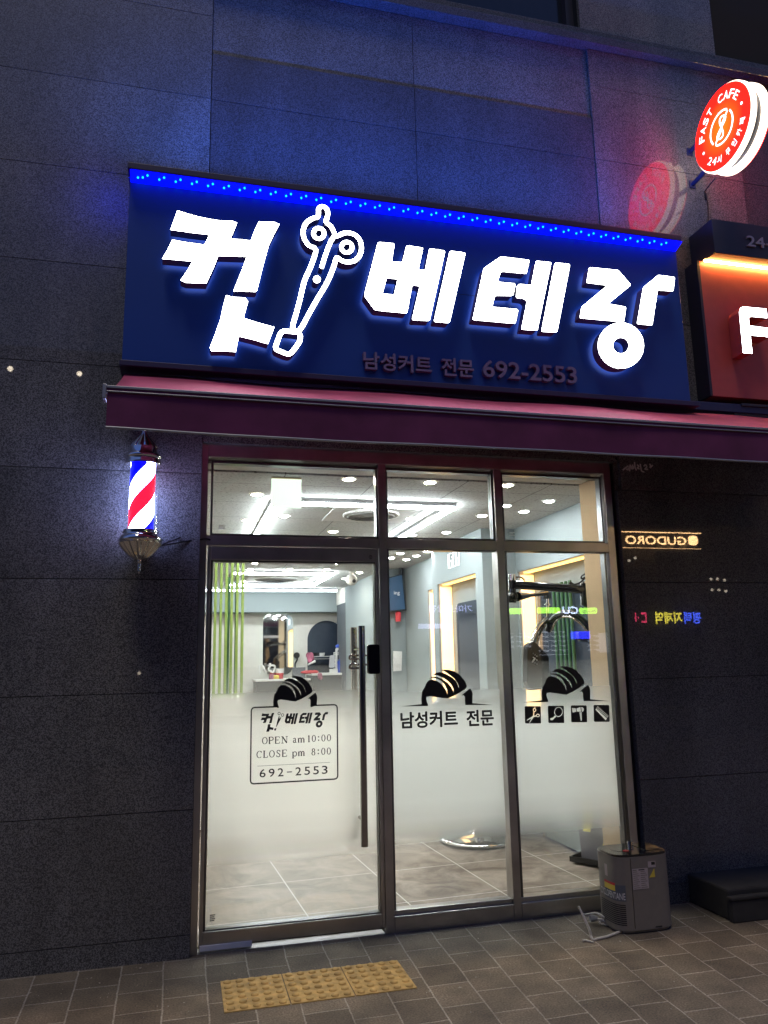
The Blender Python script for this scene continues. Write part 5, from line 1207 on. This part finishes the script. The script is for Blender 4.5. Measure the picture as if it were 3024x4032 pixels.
small('poster', 'white paper poster on the far grey wall', 'poster', lambda m: m.prism([tv(85, 1865, 5.3), tv(155, 1860, 5.3), tv(160, 1695, 5.3), tv(85, 1690, 5.3)], 5.17, 5.18), 'white')
# wall clock on the projecting wall
t = thing('wall_clock', 'white glowing digital clock reading 16:08 on the grey wall', 'clock', (2.57, 2.9, 2.43))
WCX = 2.566
cy0, _ = onX(1812, 2200, WCX); cy1, _ = onX(1760, 2200, WCX); cz1 = onX(1765, 2178, WCX)[1]; cz0 = onX(1762, 2224, WCX)[1]-.0
cz0, cz1 = 2.335, 2.475
mb = MB(); seg = {'1': 'bc', '6': 'afgedc', '0': 'abcdef', '8': 'abcdefg'}
def digit(mb, ch, ya, yb):
    u = lambda t: ya+(yb-ya)*t; h = (cz1-cz0)
    S_ = {'a': ((0, 1), (1, 1)), 'b': ((1, 1), (1, .5)), 'c': ((1, .5), (1, 0)), 'd': ((0, 0), (1, 0)), 'e': ((0, 0), (0, .5)), 'f': ((0, .5), (0, 1)), 'g': ((0, .5), (1, .5))}
    for s_i in seg[ch]:
        (a0, b0), (a1, b1) = S_[s_i]; mb.tube([(WCX-.012, u(a0), cz0+h*b0), (WCX-.012, u(a1), cz0+h*b1)], .0036, 6)
w = (cy1-cy0); 
for ch, a, b in (('1', 0, .17), ('6', .26, .44), ('0', .56, .74), ('8', .82, 1.0)): digit(mb, ch, cy1-w*a, cy1-w*b)
for zz in (.3, .7): mb.ball((WCX-.012, cy1-w*.5, cz0+(cz1-cz0)*zz), .010, 8)
mb.build('digits', 'digit', t)
# recess light strips and styling mirrors
for nm, x, n0, n1, nz0, nz1, lb in (('recess_light', 2.90, .80, 2.03, .95, 2.205, 'warm light strips round the recess behind the hood dryer'), ('recess_light', 2.58, 2.24, 3.34, .75, 2.22, 'warm light strips round the recess below the clock'), ('recess_light', 2.76, 3.75, 4.25, .75, 2.24, 'warm light strips of the narrow far recess')):
    t = thing(nm, lb, 'light strip', (x+.1, (n0+n1)/2, nz0), 'recess lighting')
    for ya, yb in ((n0+.001, n0+.012), (n1-.012, n1-.001)):
        mb = MB(); mb.box(x+.03, x+.15, ya, yb, nz0+.01, nz1-.03); mb.build('strip', 'niche_led', t)
    mb = MB(); mb.box(x+.05, x+.11, n0+.02, n1-.02, nz1-.012, nz1-.002); mb.build('strip', 'niche_led', t)
def slab_mirror(name, label, x, y0, y1, z0, z1):
    t = thing(name, label, 'mirror', (x, (y0+y1)/2, z0), 'styling mirrors')
    mb = MB(); mb.prism(rrect(y0, y1, z0, z1, .10, 6), x, x+.012, place=lambda u, v, d: (d, u, v)); mb.build('glass', 'dark_mirror', t)
    return t
slab_mirror('styling_mirror', 'dark styling mirror in the recess behind the hood dryer', 3.015, .92, 1.90, .97, 2.02)
slab_mirror('styling_mirror', 'dark styling mirror in the recess below the clock', 2.69, 2.46, 3.1, .80, 2.0)
# green rods added in place of the slats' reflection in the styling mirror
t = thing('slat_reflection', 'dark green rods added for the slats reflected in the styling mirror', 'screen', (2.95, 1.5, 1.0))
mb = MB()
for k in range(5):
    yy = onX(2180+k*16.5, 2450, 2.97)[0]; mb.tube([(2.985, yy, .96), (2.985, yy, 2.05)], .014, 8)
mb.build('rods', 'green_dark', t)
# hood dryer on its jointed wall arm
HY = .75
hh = lambda x, y, Y=HY: (lambda p: (p[0], Y, p[1]))(onY(2000+x*.28933, 2200+y*.28933, Y))
t = thing('hood_dryer', 'black hooded hair processor hanging from a jointed wall arm', 'hair dryer', hh(600, 900))
mb = MB(); mb.tube([hh(60, 300), hh(60, 600)], .028, 18); mb.tube([hh(95, 355, HY-.02), hh(1040, 420, .55)], .030, 16); mb.tube([hh(1050, 340, .55), hh(1060, 640, .55)], .034, 18)
mb.tube([hh(1060, 600, .55), hh(1120, 640, .55)], .03, 12); mb.ball(hh(65, 520), .042, 14)
mb.tube([hh(130, 515), hh(280, 500, HY+.12)], [.034, .018], 14); mb.tube([hh(280, 500, HY+.12), hh(540, 470, HY+.3)], .014, 12); mb.box(hh(505, 470, HY+.3)[0], hh(570, 470, HY+.3)[0], HY+.28, HY+.33, hh(540, 545, HY+.3)[2], hh(540, 465, HY+.3)[2])
mb.build('arm', 'black_gloss', t)
mb = MB(); mb.tube([hh(60, 215), hh(60, 298)], .029, 18); mb.tube([hh(1040, 310, .55), hh(1043, 345, .55)], .03, 16); mb.tube([hh(540, 545, HY+.3), hh(540, 800, HY+.3)], .010, 10); mb.tube([hh(540, 620, HY+.3), hh(540, 634, HY+.3)], .024, 16); mb.build('joint_cap', 'chrome', t)
mb = MB()
for dy, s_ in ((.0, 1.0), (.075, .93), (.15, .9)):
    pts = smooth([hh(550, 990, HY+.25+dy), hh(600, 860, HY+.22+dy), hh(680, 775, HY+.15+dy), hh(790, 745, HY+.05+dy), hh(910, 775, HY-.02+dy), hh(1030, 860, HY-.05+dy), hh(1110, 960, HY-.05+dy), hh(1125, 1080, HY-.05+dy)], 6)
    mb.tube(pts, .030, 12)
mb.build('hoop', 'black_gloss', t); mb = MB()
pts = smooth([hh(585, 985, HY+.20), hh(640, 870, HY+.17), hh(720, 800, HY+.10), hh(800, 785, HY+.0), hh(900, 815, HY-.07), hh(1000, 890, HY-.10), hh(1080, 985, HY-.10)], 6); mb.tube(pts, .007, 8)
pts = smooth([hh(520, 835, HY+.25), hh(440, 910, HY+.22), hh(370, 1030, HY+.15), hh(325, 1170, HY+.08)], 6); mb.tube(pts, .022, 10)
pts = smooth([hh(545, 850, HY+.32), hh(470, 930, HY+.30), hh(410, 1050, HY+.24), hh(380, 1190, HY+.16)], 6); mb.tube(pts, .016, 10)
mb.build('trim', 'chrome_dark', t)
mb = MB(); pr_ = [hh(*p)[::2] for p in ((310, 1170), (400, 1120), (600, 1330), (600, 1600), (640, 1760), (420, 1790), (360, 1800), (296, 1680))]; mb.prism(rounded(pr_, .02), HY+.05, HY+.12)
pr_ = [hh(*p)[::2] for p in ((880, 1000), (1130, 990), (1140, 1120), (1100, 1155), (900, 1120))]; mb.prism(rounded(pr_, .015), HY-.08, HY-.04); mb.build('heater_pad', 'black_gloss', t, bevel=.004)
mb = MB()
for k in range(9): c = hh(345+8*(k % 3)*3, 1290+k*18, HY+.045); mb.ball(c, .005, 6)
mb.tube([hh(330, 1410, HY+.046), hh(370, 1350, HY+.046)], .006, 6); mb.build('control', 'white', t)
mb = MB(); mb.tube(smooth([hh(100, 250), hh(170, 250), hh(210, 275), hh(225, 300)], 5), .006, 8); mb.tube(smooth([hh(1085, 195, .5), hh(1010, 230, .5), hh(1000, 270, .5), hh(1060, 250, .5), hh(1090, 215, .5), hh(1030, 280, .5), hh(970, 330, .5), hh(900, 350, .5), hh(840, 335, .5), hh(850, 320, .5), hh(890, 345, .5), hh(930, 355, .5)], 5), .006, 8); mb.build('cable', 'black', t)
# chairs behind the film: chrome base and foot rest, dark backs
bx, by_ = onZ(1500+640*.6028, 3000+500*.6028, .03)
t = thing('barber_chair', 'barber chair on a round chrome base behind the middle frosted pane', 'chair', (bx, by_, .03))
mb = MB(); mb.lathe([(.325, .031), (.325, .042), (.300, .052), (.200, .066), (.09, .082), (.06, .10)], bx, by_, 64); mb.build('base', 'chrome', t)
mb = MB(); mb.lathe([(.045, .09), (.045, .42)], bx, by_, 30); mb.build('column', 'chrome', t)
mb = MB(); mb.prism(rrect(bx-.27, bx+.27, by_-.26, by_+.26, .06), .54, .42, place=pz); mb.build('seat', 'black', t, bevel=.02)
mb = MB(); mb.prism(rrect(bx-.25, bx+.25, .55, 1.12, .08), by_+.24, by_+.34); mb.build('backrest', 'black', t, bevel=.02)
for s_ in (-1, 1):
    mb = MB(); mb.box(bx+s_*.30-.03, bx+s_*.30+.03, by_-.22, by_+.24, .68, .73); mb.box(bx+s_*.30-.02, bx+s_*.30+.02, by_-.04, by_+.0, .50, .68); mb.build('armrest', 'black', t, bevel=.012)
f0 = lambda x, y, z=.03: (*onZ(1500+x*.6028, 3000+y*.6028, z), z)
t = thing('footrest', 'chrome footrest frame on the floor behind the right pane', 'footrest', f0(1070, 430))
mb = MB(); mb.tube(smooth([f0(985, 330, .30), f0(985, 380, .2), f0(1030, 440, .13), f0(1100, 440, .12), f0(1135, 415, .12), f0(1060, 375, .14), f0(1000, 362, .16)], 6), .011, 10); mb.tube([f0(1065, 440, .12), f0(1068, 475, .05)], .012, 8); mb.tube([f0(975, 370, .16), f0(978, 425, .05)], .012, 8); mb.ball(f0(1068, 478, .045), .018, 10); mb.ball(f0(978, 428, .045), .018, 10); mb.build('rail', 'chrome', t)
# grey planter with yellow ribbons on a tray
g0 = lambda x, y, z: onZ(2200+x*.4967, 3000+y*.4967, z)
c0 = g0(80, 770, .035); c1 = g0(150, 700, .035); 
t = thing('planter', 'grey square planter with yellow ribbons inside the right pane', 'planter', (2.36, .75, .03))
fa = g0(85, 765, .05); fb = g0(150, 705, .05); fd = g0(375, 812, .05)
ex = Vector((fd[0]-fa[0], fd[1]-fa[1])); ex.normalize(); ey = Vector((-ex.y, ex.x)); 
if ey.y < 0: ey = -ey
O_ = Vector(fa)
P2d = lambda u, v: tuple(O_+ex*u+ey*v)
mb = MB(); mb.prism([P2d(0, 0), P2d(.42, 0), P2d(.42, .40), P2d(0, .40)], .034, .031, place=pz)
for (u0, u1, v0, v1) in ((0, .42, 0, .012), (0, .42, .388, .40), (0, .012, .0125, .3875), (.408, .42, .0125, .3875)): mb.prism([P2d(u0, v0), P2d(u1, v0), P2d(u1, v1), P2d(u0, v1)], .065, .0345, place=pz)
mb.build('tray', 'black', t)
mb = MB(); q4 = lambda i: [P2d(.05+i, .05+i), P2d(.37-i, .05+i), P2d(.37-i, .35-i), P2d(.05+i, .35-i)]
b_ = q4(.012); t_2 = q4(-.02); vs = [(*p, .036) for p in b_]+[(*p, .82) for p in t_2]
mb.add(vs, [(0, 1, 5, 4), (1, 2, 6, 5), (2, 3, 7, 6), (3, 0, 4, 7), (0, 3, 2, 1), (4, 5, 6, 7)]); mb.build('pot', 'pot', t, bevel=.006)
mb = MB(); rb = MB()
fu = lambda u, z, o=.004: (*P2d(u, .062-.03*(z-.036)/.78-o-.012), z)
for (u0, u1, zb, tip) in ((.115, .170, .245, .0), (.275, .335, .20, .035)):
    ns = 8; vs = []
    for k in range(ns+1):
        z = .80+(zb-.80)*k/ns; o = .006+.010*math.sin(k*.9)+(.02 if k == ns else 0)
        vs += [fu(u0-(.02 if k == ns else 0)*(tip > 0), z-(tip if k == ns else 0), o), fu(u1, z, o)]
    mb.add(vs, [(2*k, 2*k+1, 2*k+3, 2*k+2) for k in range(ns)])
rbn = mb.build('ribbon', 'ribbon', t); so = rbn.modifiers.new('thick', 'SOLIDIFY'); so.thickness = .001
mb = MB()
for ch, uc, zc in (('축', .143, .58), ('수', .143, .46), ('상', .143, .31), ('감', .305, .62), ('사', .305, .55), ('하', .305, .475), ('합', .305, .41), ('니', .305, .345), ('다', .305, .285)):
    if ch in '축감사': continue
    lettering(mb, ch, uc-.018, uc+.018, zc-.022, zc+.022, .020, place=lambda u, v, d: fu(u, v, d), offset=.02)
mb.build('ribbon_lettering', 'black', t)
mb = MB()
for k in range(46):
    a = random.uniform(0, 6.28); l = random.uniform(.10, .26); u = .21+random.uniform(-.1, .1); v = .2+random.uniform(-.1, .1); zt_ = .80+random.uniform(.04, .26)
    base = Vector((*P2d(u, v), .80)); tip = Vector((*P2d(u+l*math.cos(a)*.6, v+l*math.sin(a)*.6), zt_)); mid = base.lerp(tip, .6)+Vector((0, 0, .05)); sd = Vector((-math.sin(a), math.cos(a), 0))*.022
    mb.add([base, mid+sd, tip, mid-sd], [(0, 1, 2), (0, 2, 3)])
mb.build('plant', 'green_dark', t, fix=False)

# ================================================================== ACROSS THE STREET (seen mirrored in the glass and the polished granite)
SY2 = -22.0
vm = lambda px, py: onY(px, py, 22.0)
fb_ = thing('street_building', 'dark building across the street, seen only in reflections', 'building', (0, -22.5, 0))
mb = MB(); mb.box(-40, 60, -30, SY2-.3, -.2, 12.0); mb.build('wall', 'far_wall', fb_)
mb = MB()
for k in range(14): mb.box(-30+k*6, -30+k*6+3.6, SY2-.299, SY2-.27, 4.3, 6.0)
mb.build('window', 'far_glass', fb_)
mplace = lambda u, v, d: (u, SY2+.06+d, v)
def far_sign(name, label, items, back=None):
    """items: (text or poly, px box, material)"""
    t = None; xs = []; zs = []
    for body, (pa, pb), m in items: xs += [vm(*pa)[0], vm(*pb)[0]]; zs += [vm(*pa)[1], vm(*pb)[1]]
    t = thing(name, label, 'sign', ((min(xs)+max(xs))/2, SY2, min(zs)))
    for body, (pa, pb), m in items:
        a = vm(*pa); b = vm(*pb); x0, x1 = min(a[0], b[0]), max(a[0], b[0]); z0, z1 = min(a[1], b[1]), max(a[1], b[1]); mb = MB()
        if body == 'bar': mb.prism(rrect(x0, x1, z0, z1, min((x1-x0), (z1-z0))*.45), SY2+.02, SY2+.058); mb.build('panel', m, t)
        elif body == 'strip': mb.box(x0, x1, SY2+.02, SY2+.058, z0, z1); mb.build('panel', m, t)
        else:
            # faces our side of the street, so it reads the right way round to someone looking back at it
            lettering(mb, body, x1, x0, z0, z1, .03, place=mplace, offset=.03); mb.build('lettering', m, t, fix=False)
    return t
lm = lambda n, c, s: lamp_mat(n, c, s)
lime = lm('lime_glow', (.42, 1.0, .03), 6.0); cuw = lm('cold_white_glow', (.55, .65, 1.0), 9.0); amber = lm('amber_glow', (1.0, .58, .25), 26.0)
redg = lm('red_glow', (1.0, .06, .16), 11.0); yelg = lm('yellow_glow', (1.0, .85, .08), 11.0); blug = lm('blue_glow', (.06, .12, 1.0), 14.0); whg = lm('white_glow', (.85, .88, 1.0), 20.0); dimv = lm('violet_glow', (.5, .5, 1.0), 2.6); shopg = lm('shop_window_glow', (.75, .80, 1.0), .9); blub = lm('blue_panel_glow', (.02, .03, 1.0), 6.0); darkp = M['far_wall']
far_sign('store_sign', 'lime green convenience store sign across the street reflected in the right pane', [('bar', ((2119, 2391), (2211, 2414)), lime), ('CU', ((2217, 2388), (2280, 2417)), cuw), ('bar', ((2286, 2392), (2357, 2416)), lime), ('strip', ((2006, 2394), (2060, 2417)), lime), ('Nice to', ((2296, 2399), (2348, 2411)), darkp)])
far_sign('restaurant_sign', 'amber lettered restaurant sign across the street reflected in the right granite', [('GUDORO', ((2456, 2110), (2698, 2148)), amber), ('strip', ((2446, 2095), (2756, 2100)), amber), ('strip', ((2450, 2157), (2758, 2162)), amber), ('bar', ((2706, 2110), (2746, 2148)), amber)])
far_sign('station_sign', 'blue, yellow and red lettered sign across the street reflected in the right granite', [('평택', ((2686, 2410), (2757, 2456)), blug), ('지제역', ((2574, 2410), (2682, 2456)), yelg), ('ㄷ', ((2518, 2412), (2542, 2452)), redg), ('4', ((2492, 2412), (2512, 2448)), redg)])
far_sign('chicken_sign', 'white lettered sign across the street reflected in the middle pane', [('가마로강정', ((1690, 2382), (1862, 2412)), dimv), ('strip', ((1650, 2456), (1780, 2474)), dimv)])
far_sign('blue_panel', 'saturated blue lit panel across the street reflected in the right pane', [('strip', ((2253, 2486), (2330, 2515)), blub)])
t = thing('convenience_store', 'lit convenience store window across the street reflected in the panes', 'shop window', (vm(2220, 2500)[0], SY2, .2))
mb = MB(); a = vm(2140, 2580); b = vm(2250, 2484); mb.box(a[0], b[0], SY2-.2, SY2-.19, a[1], b[1]); a = vm(2336, 2570); b = vm(2420, 2490); mb.box(a[0], b[0], SY2-.2, SY2-.19, a[1], b[1]); a = vm(1990, 2560); b = vm(2110, 2490); mb.box(a[0], b[0], SY2-.2, SY2-.19, a[1], b[1]); mb.build('window', shopg, t)
mb = MB()
for r in range(5):
    for k in range(34):
        x = vm(1990, 2500)[0]+k*.115; z = vm(2000, 2580)[1]+r*.17
        mb.box(x, x+.08, SY2-.18, SY2-.12, z, z+.10+.03*((k*5+r*3) % 3))
mb.build('goods', 'far_wall', t)
for (px, py, lb) in ((2484, 2201, 'small white street lamp reflected below the amber sign'), (48, 1465, 'bright street lamp reflected in the left granite near the sign edge'), (317, 1484, 'second bright street lamp reflected in the left granite beside the sign'), (550, 2650, 'small warm street lamp reflected low in the left granite'), (2460, 2211, 'small reddish lamp reflected under the amber sign'),
                     (2780, 2283, 'upper left lamp of six small lamps reflected at the joint'), (2805, 2283, 'upper middle lamp of six small lamps reflected at the joint'), (2833, 2287, 'upper right lamp of six small lamps reflected at the joint'), (2784, 2325, 'lower left lamp of six small lamps reflected at the joint'), (2811, 2326, 'lower middle lamp of six small lamps reflected at the joint'), (2838, 2330, 'lower right lamp of six small lamps reflected at the joint'), (3018, 2212, 'greenish lamp reflected at the right edge of the granite')):
    x, z = vm(px, py)
    big = px in (48, 317)
    t = thing('street_lamp', lb, 'lamp', (x, SY2, 0), 'lamps across the street')
    mb = MB(); mb.ball((x, SY2+.3, z), .085 if big else .055, 12); mb.build('bulb', lm('lamp_glow', (1.0, .85, .65), 16.0 if big else 5.0), t)
    mb = MB(); mb.tube([(x, SY2+.1, -.13), (x, SY2+.1, z), (x, SY2+.22, z)], .03, 8); mb.build('post', 'far_wall', t)

# grit and scraps lying on the pavers
mb = MB()
for k in range(170):
    x = random.uniform(-1.2, 3.2); y = -abs(random.gauss(0, .75))-.02; r = random.uniform(.0015, .0055)
    if k % 12 == 0: r *= 2.2
    a = random.uniform(0, 6.28); z = .0045
    mb.add([(x+r*math.cos(a+t)*f, y+r*math.sin(a+t)*f, z+.002*(i % 2)) for i, (t, f) in enumerate(((0, 1), (1.5, .7), (3.0, 1.1), (4.6, .6)))]+[(x, y, z+.0035)], [(0, 1, 4), (1, 2, 4), (2, 3, 4), (3, 0, 4)])
tag(mb.build('grit', mat('grit', (.42, .38, .31), .9, var=.4, scale=8), fix=False), 'pale grit and tiny scraps scattered over the pavers', 'grit', kind='stuff')

# white reversed strokes laid on the dark stone just under the awning
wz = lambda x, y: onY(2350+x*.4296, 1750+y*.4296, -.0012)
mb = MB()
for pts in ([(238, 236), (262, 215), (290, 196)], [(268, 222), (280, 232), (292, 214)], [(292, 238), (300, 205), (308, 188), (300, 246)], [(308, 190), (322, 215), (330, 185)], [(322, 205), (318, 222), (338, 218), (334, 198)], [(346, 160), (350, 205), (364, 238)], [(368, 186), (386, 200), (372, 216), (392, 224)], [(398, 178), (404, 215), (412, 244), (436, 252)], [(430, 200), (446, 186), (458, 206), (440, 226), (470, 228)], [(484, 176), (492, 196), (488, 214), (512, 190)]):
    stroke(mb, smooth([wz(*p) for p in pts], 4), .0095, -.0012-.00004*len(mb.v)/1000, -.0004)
tag(mb.build('wall_marking', 'white'), 'white reversed scrawl on the dark stone just under the awning', 'marking')
